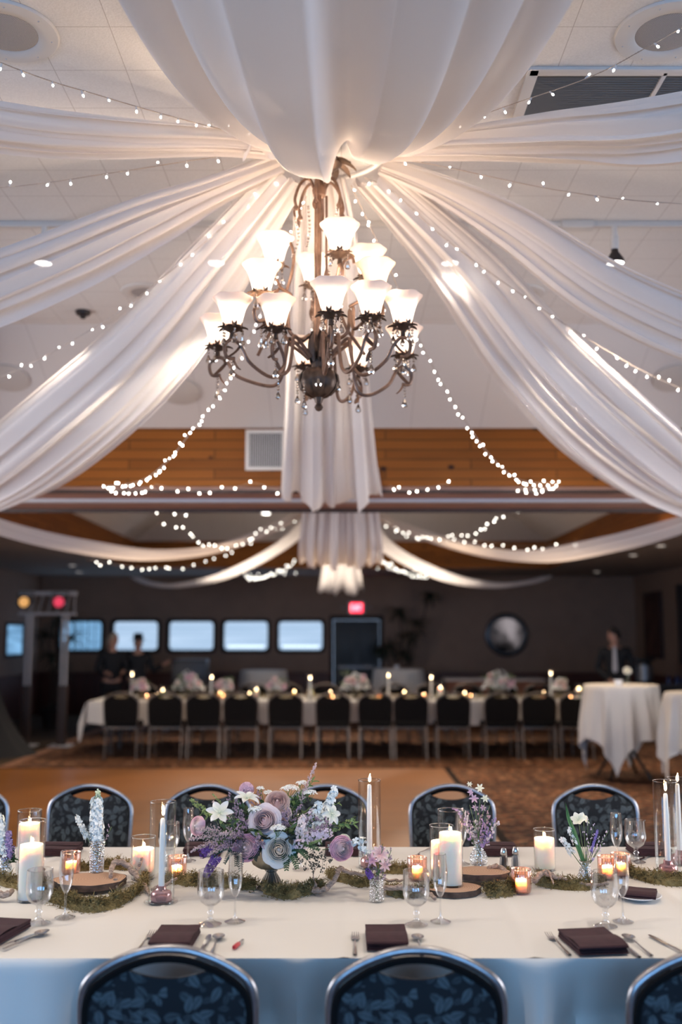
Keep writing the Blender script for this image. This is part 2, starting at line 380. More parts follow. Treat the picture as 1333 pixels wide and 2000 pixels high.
for i, x in enumerate((-3.2, 0, 3.2)):       # assumed, unseen windows behind the camera, built to house the daylight area lights
    wn = empty('window_%d' % (7+i), (x, YN, 1.75)); wn['kind'] = 'structure'; m = M()
    for s_ in (-1, 1): m.box((s_*1.15, 0, 0), (.08, .16, 2.18)); m.box((0, 0, s_*1.06), (2.3, .16, .08))
    m.box((0, 0, 0), (.04, .05, 2.1)); m.build('window_frame', frame_m, wn, smooth=False)
for i, (x, y) in enumerate(((XL,4.3),(XL,6.9),(XR,4.3),(XR,6.9))):  # unseen side windows, added to house the ceiling fill light
    wn = empty('window_%d' % (10+i), (x, y, 1.82)); wn['kind'] = 'structure'; m = M()
    for s_ in (-1, 1): m.box((0, s_*1.15, 0), (.16, .08, 2.13)); m.box((0, 0, s_*1.03), (.16, 2.3, .08))
    m.box((0, 0, 0), (.05, .04, 2.05)); m.build('window_frame', frame_m, wn, smooth=False)
# exit door
dr = empty('door_1', (.34, YF, 0)); dr['kind'] = 'structure'
blue_dark = speckle('dark_blue_door_paint', (.010,.014,.019), .2, 5, .5)
m = M(); m.rbox((0, .03, 1.01), (1.0, .05, 2.02), .008)
for sx in (-.24, .24):
    for z, h in ((1.5, .8), (.55, .8)): m.rbox((sx, 0, z), (.36, .02, h), .012)
m.build('door_leaf', blue_dark, dr)
m = M()
for s_ in (-1, 1): m.rbox((s_*.55, -.01, 1.03), (.08, .06, 2.06), .01)
m.rbox((0, -.01, 2.08), (1.18, .06, .09), .01); m.build('door_frame', frame_m, dr)
m = M(); m.rbox((0, -.05, 1.0), (.8, .03, .05), .01); m.build('push_bar', mat('dull_steel', (.25,.25,.26), .4, .8), dr)

# ceiling: low flat ceiling with two raised wells
tile = mat('white_ceiling_tile', (.70,.66,.62), .9); n = N(tile); v = n.coord(); sp = n.a('ShaderNodeSeparateXYZ', {0: v})
def gl(s, w=.012, per=.305):
    f = n.m('FRACT', n.m('DIVIDE', n.m('ADD', s, 61.0), per)); return n.m('LESS_THAN', f, w)
lines = n.m('MAXIMUM', gl(sp.outputs[0]), gl(sp.outputs[1]))
nz = n.noise(v, 120, 3); n.out(n.mix(n.m('MULTIPLY', lines, .45), n.ramp(nz, [(.3,(.76,.74,.72)),(.7,(.83,.81,.79))]), (.25,.2,.17))); n.bump(nz, .5, .004)
slope = mat('white_ceiling_board', (.68,.64,.61), .9); n = N(slope); v = n.coord(); sp = n.a('ShaderNodeSeparateXYZ', {0: v})
n.out(n.mix(n.m('MULTIPLY', gl(sp.outputs[0], .012, .61), .3), (.74,.71,.69), (.3,.26,.24)))
lowc = speckle('taupe_low_ceiling', (.30,.25,.22), .08, 6, .9)
pine = mat('knotty_pine', (.3,.12,.03), .6, Specular_IOR_Level=.2); n = N(pine); v = n.coord()
sp = n.a('ShaderNodeSeparateXYZ', {0: v}); xy = n.m('ADD', sp.outputs[0], sp.outputs[1])
pv = n.a('ShaderNodeCombineXYZ', {0: xy, 1: sp.outputs[2], 2: 0.0}).outputs[0]
br = n.a('ShaderNodeTexBrick', {'Vector': pv, 'Scale': 1.0, 'Color1': (.27,.088,.012,1), 'Color2': (.155,.046,.006,1), 'Mortar': (.03,.01,.004,1), 'Mortar Size': .006, 'Brick Width': 1.5, 'Row Height': .087, 'Bias': 0.0}).outputs[0]
gr = n.noise(n.map(pv, (1.2, 26, 1)), 2.0, 4)
kn = n.a('ShaderNodeTexVoronoi', {'Vector': n.map(pv, (1, 1.4, 1)), 'Scale': 3.3}).outputs[0]
c = n.mix(n.m('MULTIPLY', gr, .6), br, (.33,.115,.018)); c = n.mix(n.ramp(kn, [(.07,(1,1,1)),(.13,(0,0,0))]), c, (.035,.012,.006)); n.out(c)
WELLS = ((-3.0, 8.61), (9.8, 19.2)); XW = 4.0
m = M()
def quad(a, b, c_, d): m.add([a, b, c_, d], [(0,1,2,3)])
m.cur = 2
for x0, x1, y0, y1 in ((XL, -XW, YN, YF), (XW, XR, YN, YF), (-XW, XW, YN, -3.0), (-XW, XW, 8.61, 9.8), (-XW, XW, 19.2, YF)):
    quad((x0,y0,LOW), (x0,y1,LOW), (x1,y1,LOW), (x1,y0,LOW))
k = 1.17
for y0, y1 in WELLS:
    m.cur = 0; quad((-XW+k,y0+k,TOP), (-XW+k,y1-k,TOP), (XW-k,y1-k,TOP), (XW-k,y0+k,TOP))
    m.cur = 1
    quad((-XW,y0,FAS),(-XW+k,y0+k,TOP),(XW-k,y0+k,TOP),(XW,y0,FAS)); quad((-XW,y1,FAS),(XW,y1,FAS),(XW-k,y1-k,TOP),(-XW+k,y1-k,TOP))
    quad((-XW,y0,FAS),(-XW,y1,FAS),(-XW+k,y1-k,TOP),(-XW+k,y0+k,TOP)); quad((XW,y0,FAS),(XW-k,y0+k,TOP),(XW-k,y1-k,TOP),(XW,y1,FAS))
tag(m.build('ceiling', [tile, slope, lowc], smooth=False), kind='structure')
i = 5
for y0, y1 in WELLS:
    for c, d in (((0,y0-.02,3.24),(2*XW,.04,.52)), ((0,y1+.02,3.24),(2*XW,.04,.52)), ((-XW-.02,(y0+y1)/2,3.24),(.04,y1-y0,.52)), ((XW+.02,(y0+y1)/2,3.24),(.04,y1-y0,.52))):
        m = M(); m.box(c, d); tag(m.build('trim_%d' % i, pine, smooth=False), kind='structure'); i += 1
beam_m = speckle('rosy_brown_beam', (.38,.22,.18), .1, 4, .6)
m = M(); m.rbox((0, 9.205, 2.955), (8.0, 1.16, .05), .01); tag(m.build('trim_%d' % i, beam_m), kind='structure'); i += 1
m = M(); m.rbox((0, 9.1, 2.92), (8.0, .10, .03), .004); tag(m.build('trim_%d' % i, mat('partition_track', (.55,.57,.62), .5, .1)), kind='structure'); i += 1
m = M(); m.rbox((0, 9.78, 2.92), (8.0, .04, .05), .004); m.rbox((0, 8.62, 2.935), (8.0, .03, .03), .004); tag(m.build('trim_%d' % i, mat('dark_beam_edge', (.04,.022,.018), .6)), kind='structure')
# ------------------------------------------------------------------ ceiling fixtures
white_metal = mat('white_enamel', (.70,.68,.66), .5)
grille_m = mat('grey_speaker_mesh', (.2,.2,.21), .6, .2); n = N(grille_m); v = n.coord(); sp = n.a('ShaderNodeSeparateXYZ', {0: v})
hole = n.m('MULTIPLY', n.m('SINE', n.m('MULTIPLY', sp.outputs[0], 900.0)), n.m('SINE', n.m('MULTIPLY', sp.outputs[1], 900.0)))
n.out(n.mix(n.m('GREATER_THAN', hole, .1), (.50,.48,.47), (.22,.22,.23)))
def speaker(loc, label, rot=None, r=.175):
    o = empty('ceiling_speaker', loc, 0, label, 'ceiling speaker')
    if rot: o.rotation_euler = rot
    m = M(); m.lathe([(r*.60,-.004),(r*.63,-.010),(r*.8,-.014),(r*.97,-.010),(r,-.002),(r,0)], 48)
    for k in range(8): a = k*pi/4+.3; m.ball((r*.85*cos(a), r*.85*sin(a), -.014), .004, 6)
    m.build('mounting_ring', white_metal, o)
    m = M(); m.lathe([(0,-.012),(r*.3,-.012),(r*.55,-.010),(r*.61,-.005)], 40); m.build('speaker_grille', grille_m, o)
for (x, y, l) in ((-1.335,3.69,'round ceiling speaker with grey grille at the upper left, cut by the frame edge'), (1.30,3.69,'round ceiling speaker with grey grille at the upper right, beside the air vent'),
                  (-1.35,6.72,'round ceiling speaker far behind the left swag, near the smoke detector'), (1.24,6.74,'round ceiling speaker far behind the right swag')):
    speaker((x, y, TOP-.001), l, r=.21 if y < 5 else .19)
sl = atan(.488)
for x, y, l in ((-2.74,8.0,'white disc on the sloped ceiling at the left edge of the photo'), (-1.35,8.15,'faint white disc on the sloped ceiling between swag and chandelier'), (2.74,8.0,'white disc on the sloped ceiling at the right edge of the photo')):
    o = empty('ceiling_disc', (x, y, TOP-.488*(y-7.44)-.003), 0, l, 'ceiling disc'); o.rotation_euler = (-sl, 0, 0)
    m = M(); m.lathe([(0,-.03),(.09,-.028),(.13,-.018),(.165,-.014),(.17,0)], 40); m.build('cover', mat('cream_disc', (.62,.58,.54), .6), o)
# return air grille
o = empty('air_vent', (1.80, 4.16, TOP), 0, 'large rectangular ceiling air vent with dark louvres at the upper right', 'air vent'); m = M()
for c, d in (((0,-.20,-.008),(2.0,.05,.016)), ((0,.20,-.008),(2.0,.05,.016)), ((-.985,0,-.008),(.05,.44,.016)), ((.985,0,-.008),(.05,.44,.016)), ((-.42,0,-.008),(.02,.4,.016)), ((.2,0,-.008),(.02,.4,.016))): m.rbox(c, d, .003)
m.build('vent_frame', white_metal, o)
m = M(); m.box((0,0,-.001), (1.94,.38,.002)); m.build('backing', mat('vent_dark', (.015,.014,.014), .8), o)
m = M()
for k in range(19): m.add([(-.96,-.17+k*.0185,-.002),(.96,-.17+k*.0185,-.002),(.96,-.162+k*.0185,-.012),(-.96,-.162+k*.0185,-.012)], [(0,1,2,3)])
m.build('louvre', mat('louvre_grey', (.17,.165,.16), .5), o, smooth=False)
# wall register on the pine fascia
o = empty('wall_vent', (-.663, 8.61, 3.30), 0, 'white square vent with vertical fins set in the pine boarding', 'vent'); m = M()
for c, d in (((0,-.012,.165),(.35,.024,.03)), ((0,-.012,-.165),(.35,.024,.03)), ((-.16,-.012,0),(.03,.024,.33)), ((.16,-.012,0),(.03,.024,.33))): m.rbox(c, d, .004)
m.build('vent_frame', white_metal, o); m = M()
for k in range(15): m.box((-.137+k*.0195, -.012, 0), (.007,.018,.3))
m.build('fin', mat('fin_white', (.6,.6,.62), .5), o, smooth=False)
m = M(); m.box((0,-.002,0), (.3,.004,.3)); m.build('backing', mat('vent_grey', (.09,.085,.08), .8), o)
# smoke detector
o = tag(M().lathe([(0,-.055),(.02,-.055),(.022,-.03),(.05,-.028),(.055,-.012),(.055,0)], 20).build('smoke_detector', mat('black_plastic', (.02,.015,.015), .4), loc=(-1.91,7.13,TOP)), 'small dark smoke detector on the ceiling at the left', 'smoke detector')
# track lighting
tr = empty('light_track', (0, 5.53, TOP), 0, 'long white ceiling light track running across behind the drapes', 'light track')
m = M(); m.rbox((0,0,-.016), (5.6,.035,.032), .004); m.build('rail', white_metal, tr)
for x in (1.37, -1.32): m = M(); m.rbox((x,0,-.022), (.19,.07,.044), .006); m.build('power_feed', white_metal, tr)
def track_head(x, label, r=.05, y=5.53):
    o = empty('spot_light', (x, y, TOP-.032), 0, label, 'track light')
    M().lathe([(0,0),(.018,0),(.018,-.05),(.026,-.055),(.026,-.13),(.02,-.135)], 20).build('holder', white_metal, o)
    M().lathe([(.019,-.125),(.021,-.15),(.05,-.195),(.054,-.215),(.05,-.22)], 24).build('lamp_housing', mat('black_plastic'), o)
    M().lathe([(0,-.226),(.03,-.224),(.05,-.216)], 24).build('lamp_face', mat('spot_face', (1,1,1), .5, 0, (1,.93,.85), 9), o)
track_head(1.585, 'track spot with black lamp head at the right, the one seen clear of the drape')
track_head(-1.72, 'track spot glowing through the sheer drape at the left')
track_head(.63, 'track spot partly behind the swag just right of the chandelier')
track_head(-.72, 'track spot hidden mostly behind the swag left of the chandelier')
tr2 = empty('light_track', (0, 2.9, TOP), 0, 'second white ceiling light track, overhead and outside the photo', 'light track')
M().rbox((0,0,-.016), (5.6,.035,.032), .004).build('rail', white_metal, tr2)  # unseen track with spots, added to light the near table
for x, l in ((-2.3,'leftmost'),(-1.0,'second'),(1.0,'third'),(2.3,'rightmost')): track_head(x, 'spot on the overhead track near the camera, %s' % l, y=2.9)
# recessed downlights of the low ceiling
dl = [(-5.0,18.5),(-5.4,20.5),(4.65,14.4),(4.74,16.1),(5.25,20.4),(-5.2,14.5)]
for i, (x, y) in enumerate(dl):
    o = empty('recessed_downlight', (x, y, LOW), 0, ('recessed downlight in the low ceiling over the %s side, %s' % ('left' if x < 0 else 'right', ('nearer one','middle one','nearest the camera','second from the camera','farthest from the camera','nearest the camera')[i] if x > 0 else ('second from the back wall','closest to the back wall','','','','out by the left wall')[i])), 'downlight')
    M().lathe([(.055,-.004),(.085,-.008),(.09,0)], 24).build('trim_ring', white_metal, o)
    M().lathe([(0,-.003),(.055,-.004)], 20).build('lens', mat('downlight_lens', (1,1,1), .5, 0, (1,.86,.72), 1.0), o)
for i, (px, py) in enumerate(((465,995),(855,993),(974,992),(700,1007),(520,1003))):
    p = at(px, py, Y=16.9)
    o = empty('spot_light', (p.x, p.y, TOP), 0, 'bright ceiling spot of the rear bay, number %s from the left under the header beam' % ('first','fourth','fifth','third','second')[i], 'ceiling spot')
    h = TOP-p.z
    M().tube([(0,0,0),(0,0,-h+.08)], .012, 8).build('stem', white_metal, o); M().lathe([(.02,-h+.09),(.06,-h+.04),(.07,-h)], 20).build('lamp_housing', white_metal, o)
    M().lathe([(0,-h-.006),(.05,-h-.004),(.07,-h)], 20).build('lamp_face', mat('rear_spot_face', (1,1,1), .5, 0, (1,.95,.88), 9), o)

# ------------------------------------------------------------------ drapes
def drape(name, pts, label, cat='ceiling drape', group=None, folds=9, amp=.03, cup=.25, seed=0, nu=90, nv=120, roll=0.0, over=0.0, hem=0.0):
    """pts: (x, y, z, width); a hanging strip of voile with lengthwise folds"""
    rr = random.Random(seed); L = spline(pts, 14)
    ph = [rr.uniform(0, 6.28) for _ in range(6)]; fr = [folds*q for q in (1, 1.7, 2.6, .55)]
    n_ = len(L)
    def fn(u, v):
        t = u*(n_-1); i = min(int(t), n_-2); f = t-i
        a, b = L[i], L[i+1]; P = Vector([a[q]+(b[q]-a[q])*f for q in range(3)]); W = a[3]+(b[3]-a[3])*f
        A = Vector(L[max(i-1,0)][:3]); B = Vector(L[min(i+2,n_-1)][:3]); T = (B-A).normalized()
        sd = T.cross(Vector((0,0,1))); sd = sd.normalized() if sd.length > 1e-4 else Vector((1,0,0)); up = sd.cross(T)
        ro = roll*sin(pi*u)
        sd, up = sd*cos(ro)+up*sin(ro), up*cos(ro)-sd*sin(ro)
        s_ = 2*v-1
        # folds gather towards both ends of the strip
        wave = sum(sin(fr[k]*pi*s_ + ph[k] + .9*sin(2.2*u+ph[k]) ) * (1, .55, .3, .8)[k] for k in range(4))
        g = amp*(.35+.9*min(1, W/.7))
        off = wave*g + cup*W*(s_*s_-.35) - over*W*abs(s_)**6
        side = s_*(1-.12*abs(s_)**3) + .035*sin(fr[1]*pi*s_*1.3+ph[5]+u*1.5)
        e = hem*max(0, (u-.93)/.07)**2*(.5+.5*sin(14*s_+ph[4]))
        return P + sd*(W/2*side) + up*off - Vector((0,0,e))
    m = M(); m.grid(fn, nu, nv); o = m.build(name, drape_m); return tag(o, label, cat, group)
CX0, CY0 = -.06, 4.6           # centre of the hoop over the chandelier
drape('ceiling_drape', [(-.01,4.50,4.02,.46),(-.01,4.30,3.87,.74),(-.01,3.92,3.72,1.12),(-.01,3.3,3.52,1.36),(-.01,2.55,3.37,1.50),(-.01,1.5,3.28,1.62),(.0,.2,3.34,1.6),(.0,-1.4,3.42,1.1),(.0,-2.95,3.45,.8)],
      'wide white voile swag hanging over the camera, widest in the picture and closest', folds=3.3, amp=.040, cup=.20, seed=3, nv=160, nu=130)
drape('ceiling_drape', [(CX0-.05,4.78,3.97,.30),(-.08,5.2,3.72,.42),(-.085,5.9,3.34,.56),(-.085,6.7,2.98,.72),(-.085,7.5,2.79,.86),(-.085,8.1,2.78,.95),(-.085,8.4,2.92,.95),(-.085,8.57,3.12,.9)],
      'white voile swag hanging straight behind the chandelier down to the beam', folds=4.5, amp=.030, cup=.10, seed=5, nv=150, nu=110)
drape('ceiling_drape', [(-.25,4.76,3.97,.30),(-.60,5.1,3.67,.46),(-1.09,5.61,3.30,.66),(-1.69,6.24,3.01,.80),(-2.43,7.0,2.75,.82),(-3.2,7.8,2.69,.68),(-3.98,8.56,2.95,.3)],
      'white voile swag running from the chandelier down to the back left', folds=5, amp=.022, cup=.18, seed=7, roll=-.25)
drape('ceiling_drape', [(.16,4.78,3.97,.30),(.66,5.38,3.74,.50),(1.17,5.93,3.36,.70),(1.81,6.58,3.00,.84),(2.55,7.35,2.75,.82),(3.2,7.95,2.70,.66),(3.98,8.56,2.95,.3)],
      'white voile swag running from the chandelier down to the back right', folds=5, amp=.022, cup=.18, seed=8, roll=.25)
drape('ceiling_drape', [(-.3,4.66,3.99,.18),(-.62,4.74,3.88,.26),(-.95,4.84,3.76,.44),(-1.51,5.0,3.56,.60),(-2.2,5.2,3.39,.66),(-3.1,5.5,3.33,.4),(-3.98,5.75,3.4,.25)],
      'white voile swag running out left from the chandelier, middle one of three there', folds=5, amp=.022, cup=.15, seed=9, roll=-.15)
drape('ceiling_drape', [(.2,4.68,3.99,.18),(.5,4.76,3.90,.26),(.87,4.88,3.74,.42),(1.43,5.04,3.42,.58),(2.2,5.28,3.21,.64),(3.1,5.5,3.2,.4),(3.98,5.75,3.35,.25)],
      'white voile swag running out right from the chandelier, middle one of three there', folds=5, amp=.022, cup=.15, seed=10, roll=.15)
drape('ceiling_drape', [(-.24,4.5,3.97,.16),(-.56,4.36,3.94,.28),(-1.04,4.11,3.82,.44),(-1.45,3.91,3.76,.50),(-2.2,3.55,3.74,.48),(-3.98,2.7,3.7,.3)],
      'white voile swag nearly level across the upper left, topmost on that side', folds=5, amp=.02, cup=.12, seed=12, roll=.1)
drape('ceiling_drape', [(.14,4.5,3.97,.16),(.54,4.30,3.90,.36),(.95,4.04,3.78,.58),(1.38,3.81,3.68,.70),(2.2,3.4,3.68,.5),(3.98,2.6,3.7,.3)],
      'white voile swag nearly level across the upper right in front of the air vent', folds=5, amp=.02, cup=.12, seed=13, roll=-.1)
drape('ceiling_drape', [(.0,9.83,2.95,.84),(.0,9.95,2.84,.88),(.0,10.35,2.60,.98),(.0,11.0,2.49,1.02),(.0,11.7,2.55,.98),(.0,12.8,3.0,.7),(.0,13.8,3.6,.4),(.0,14.3,3.93,.25)],
      'white gathered voile swag below the beam, seen end-on as a pale drum shape', folds=7, amp=.022, cup=.06, seed=14, nv=140)
drape('ceiling_drape', [(.0,14.7,3.93,.25),(.0,15.5,3.3,.5),(.0,16.4,2.72,.72),(.0,17.4,2.46,.88),(.0,18.2,2.55,.88),(.0,19.1,2.98,.8)],
      'smallest white voile swag seen end-on, farthest down the middle of the hall', folds=3, amp=.03, cup=.08, seed=15)
drape('ceiling_drape', [(-.2,14.3,3.9,.25),(-.65,13.79,3.32,.34),(-1.44,12.87,2.83,.42),(-2.25,11.92,2.62,.48),(-2.95,11.09,2.65,.5),(-3.57,10.36,2.78,.42),(-3.98,9.85,2.98,.3)],
      'low white voile swag curving across the left under the beam', folds=4, amp=.018, cup=.15, seed=16)
drape('ceiling_drape', [(.2,14.3,3.9,.25),(.53,13.82,3.32,.34),(1.52,12.65,2.80,.44),(2.32,11.72,2.59,.5),(3.0,10.91,2.66,.5),(3.54,10.28,2.80,.42),(3.98,9.85,2.98,.3)],
      'low white voile swag curving across the right under the beam', folds=4, amp=.018, cup=.15, seed=17)
drape('ceiling_drape', [(-.2,14.7,3.9,.25),(-.72,15.3,3.2,.34),(-1.85,16.65,2.71,.4),(-2.91,17.91,2.58,.4),(-3.6,18.75,2.66,.3),(-3.98,19.15,2.8,.2)],
      'farthest white voile swag on the left, dipping in front of the back wall', folds=3, amp=.018, cup=.12, seed=18)
drape('ceiling_drape', [(.2,14.7,3.9,.25),(.58,15.25,3.12,.34),(1.55,16.4,2.68,.4),(2.56,17.62,2.55,.4),(3.5,18.7,2.66,.3),(3.98,19.15,2.8,.2)],
      'farthest white voile swag on the right, dipping in front of the back wall', folds=3, amp=.018, cup=.12, seed=19)
# rods and hoops carrying the drapes
rod = mat('white_rod', (.7,.68,.66), .4)
o = M().tube([(-.46,9.83,2.94),(.46,9.83,2.94)], .014, 10).build('drape_rod', rod); tag(o, 'thin horizontal rod under the beam holding the gathered swag', 'rod')
for y, l in ((4.6, 'white hoop at the ceiling above the chandelier where the swags meet'), (14.5, 'white hoop at the ceiling of the rear bay where the swags meet')):
    o = M().tube([(CX0*(y < 5)+.25*cos(a*pi/24), y+.22*sin(a*pi/24), 4.0) for a in range(49)], .012, 8).build('drape_hoop', rod); tag(o, l, 'hoop')
def ruffle(x0, y0, z0, w_, seed, label):
    rr = random.Random(seed); m = M()
    m.grid(lambda u, v: Vector((x0+(u-.5)*w_ , y0+.04*sin(u*17+seed)+.02*sin(v*5+u*8), z0-.10*v*(.7+.3*sin(u*11+seed))-.02)), 40, 8)
    return tag(m.build('drape_ruffle', drape_m), label, 'drape ruffle')
ruffle(-.29, 4.40, 4.0, .34, 2, 'small loose end of voile bunched beside the chandelier canopy')

# ------------------------------------------------------------------ string lights
wire_m = mat('clear_twisted_wire', (.42,.34,.28), .5)
led_m = mat('led_glow', (1,1,1), .3, 0, (1,.93,.82), 22)
sock_m = mat('white_socket', (.6,.6,.62), .4)
led_far = mat('led_glow_rear', (1,1,1), .3, 0, (1,.95,.84), 11)
_b = M(); _b.tube([(0,0,0),(0,0,.016)], .0035, 6); _b.cur = 1; _b.ball((0,0,.021), .0045, 8, (1,1,1.5))
bulb0 = _b.build('bulb', [sock_m, led_m]); bulb_me = bulb0.data; bpy.data.objects.remove(bulb0)
_b = M(); _b.tube([(0,0,0),(0,0,.016)], .0035, 6); _b.cur = 1; _b.ball((0,0,.021), .0065, 8, (1,1,1.4))
b1 = _b.build('bulb', [sock_m, led_far]); bulb_far = b1.data; bpy.data.objects.remove(b1)
def string(pts, label, step=.085, seed=0, far=False, sag=0, group=None):
    rr = random.Random(seed); L = [Vector(p) for p in spline(pts, 14)]
    o0 = L[0]; root = empty('string_light', tuple(o0), 0, label, 'string lights', group)
    m = M()
    for ph in (0, pi):
        q = []; acc = 0
        for a, b in zip(L, L[1:]):
            d = (b-a); k = max(1, int(d.length/.008)) if not far else 3
            for j in range(k):
                p = a + d*(j/k); ac = acc + d.length*(j/k); q.append(p-o0+Vector((.002*cos(ac*260+ph), .002*sin(ac*260+ph), .002*sin(ac*260+ph))))
            acc += d.length
        m.tube(q, .0017, 4)
        if far: break
    m.build('wire', wire_m, root); acc = 0; nxt = rr.uniform(0, step); cnt = 0
    for a, b in zip(L, L[1:]):
        d = (b-a)
        while acc + d.length > nxt and cnt < 96:
            p = a + d*((nxt-acc)/d.length)
            e = Vector((rr.uniform(-.8,.8), rr.uniform(-.8,.8), -1 if rr.random() < .72 else rr.uniform(0, 1))).normalized()
            bo = bpy.data.objects.new('bulb', bulb_far if far else bulb_me); C.objects.link(bo); bo.parent = root; bo.location = p-o0
            bo.rotation_mode = 'QUATERNION'; bo.rotation_quaternion = e.to_track_quat('Z', 'Y'); cnt += 1
            if far: bo.location += Vector((rr.uniform(-.02,.02), rr.uniform(-.02,.02), rr.uniform(-.025,.02)))
            nxt += step*rr.uniform(.7, 1.3)
        acc += d.length
    return root
string([(-.3,4.4,3.97),(-.65,4.06,3.89),(-.96,3.75,3.83),(-1.26,3.45,3.79),(-2,2.7,3.78)], 'string of lights highest at the left, crossing the ceiling tiles', .105, 1)
string([(-.3,4.58,4.0),(-.56,4.55,3.98),(-1.09,4.5,3.87),(-1.6,4.44,3.77),(-2.5,4.35,3.7)], 'string of lights at the left between the two upper swags', .14, 2)
string([(-.3,4.75,3.97),(-.60,4.9,3.78),(-.92,5.1,3.60),(-1.33,5.36,3.41),(-2.04,5.81,3.22),(-3,6.4,3.15)], 'string of lights sloping down left between the middle and lower swags', .115, 3)
string([(-.17,4.73,3.86),(-.40,5.2,3.5),(-.66,5.78,3.22),(-.92,6.33,3.07),(-1.23,7.0,2.93),(-1.6,7.8,2.90),(-2.07,8.55,2.97)], 'string of lights hanging from the chandelier to the left end of the beam', .085, 4)
string([(.3,4.3,3.9),(.62,3.87,3.83),(.94,3.55,3.79),(1.14,3.35,3.81),(1.7,2.8,3.9)], 'string of lights highest at the right, crossing the air vent', .12, 5)
string([(.2,4.57,3.98),(.45,4.54,3.93),(1.05,4.48,3.77),(1.59,4.42,3.68),(2.5,4.3,3.6)], 'string of lights at the right below the level swag', .13, 6)
string([(.12,4.78,3.98),(.27,4.84,3.93),(.63,5.06,3.71),(1.42,5.56,3.38),(2.1,5.98,3.19),(3,6.5,3.1)], 'string of lights sloping down right between the middle and lower swags', .105, 7)
string([(.05,4.8,3.95),(.28,5.35,3.7),(.51,5.94,3.43),(.8,6.56,3.18),(1.1,7.2,2.99),(1.45,7.9,2.92),(1.9,8.55,3.0)], 'string of lights hanging from the chandelier to the right end of the beam', .085, 8)
string([(-2.07,8.54,2.98),(-1.95,8.55,2.93),(-1.7,8.56,2.94),(-1.62,8.55,2.98)], 'short bunch of lights at the left end of the pine boarding', .055, 9)
string([(-1.62,8.55,2.99),(-1.3,8.56,2.93),(-.95,8.56,2.96),(-.75,8.56,3.0),(-.55,8.56,2.93),(-.46,8.56,2.88)], 'string of lights along the lower edge of the pine boarding, left of centre', .11, 10)
string([(1.9,8.55,3.01),(1.7,8.55,2.93),(1.55,8.55,2.95),(1.85,8.56,2.97)], 'short bunch of lights at the right end of the pine boarding', .07, 11)
string([(.42,8.56,2.98),(.55,8.56,2.94),(.75,8.56,2.96),(.95,8.56,3.0)], 'few loose lights on the beam just right of the centre swag', .08, 12)
def fs(pix, label, step, seed, Ys):
    string([tuple(at(x, y, Y=Y)) for (x, y), Y in zip(pix, Ys)], label, step, seed, far=True)
fs([(275,990),(315,995),(350,1005),(400,992),(445,990),(490,988)], 'rear string of lights tucked up behind the beam at the left', 0.145, 21, [9.95]*6)
fs([(310,1020),(350,1030),(400,1062),(460,1062),(520,1035),(576,1012)], 'rear string of lights dipping between beam and drum-shaped swag on the left', 0.160, 22, [10.4,10.8,11.6,12.3,13.0,13.8])
fs([(170,1092),(235,1104),(300,1108),(345,1108),(400,1098),(470,1065),(560,1025)], 'lowest rear string of lights following the left swag', 0.169, 23, [11.4,12,12.5,13,13.3,13.8,14.1])
fs([(575,1095),(545,1115),(505,1130),(478,1125)], 'cluster of rear lights just left of the drum-shaped swag', 0.111, 24, [15.2,16.2,17.5,18.8])
fs([(478,1124),(520,1120),(575,1118),(600,1112)], 'sparse rear lights along the far fascia left of centre', .2, 34, [18.9]*4)
fs([(745,1012),(800,1040),(860,1050),(930,1035),(975,1010),(1015,990)], 'rear string of lights dipping between drum-shaped swag and beam on the right', 0.160, 25, [13.8,13.0,12.3,11.6,10.8,10.1])
fs([(745,1020),(790,1042),(850,1055),(900,1052),(980,1064),(1060,1066),(1140,1055)], 'rear string of lights lying along the low right swag', 0.181, 26, [14.1,13.8,13.2,12.6,12.0,11.4,11])
fs([(732,1076),(750,1095),(780,1112),(815,1125),(845,1122)], 'cluster of rear lights just right of the drum-shaped swag', 0.098, 27, [15.0,15.8,16.8,17.8,18.8])
fs([(724,1115),(750,1110),(800,1113),(830,1110)], 'sparse rear lights along the far fascia right of centre', .2, 35, [18.9]*4)

# ------------------------------------------------------------------ chandelier
ch = empty('chandelier', (-.105, 4.6, 2.80), 0, 'large bronze chandelier with bell-shaped frosted glass shades and crystal drops', 'chandelier')
CH = Vector((-.105, 4.6, 2.80))
def leaf(m, base, dirv, L, W, curl=.4, up=Vector((0,0,1)), n=6, cup=.25):
    """a curled pointed leaf patch"""
    d = Vector(dirv).normalized(); s_ = d.cross(up); s_ = s_.normalized() if s_.length > 1e-3 else Vector((1,0,0)); nn = s_.cross(d)
    base = Vector(base)
    def fn(u, v):
        wv = W*(sin(pi*min(1,u*.92+.06))**.8); q = 2*v-1
        return base + d*(L*u*(1-.25*curl*u)) + nn*(-curl*L*u*u + cup*W*q*q) + s_*(wv*.5*q)
    m.grid(fn, n, 3)
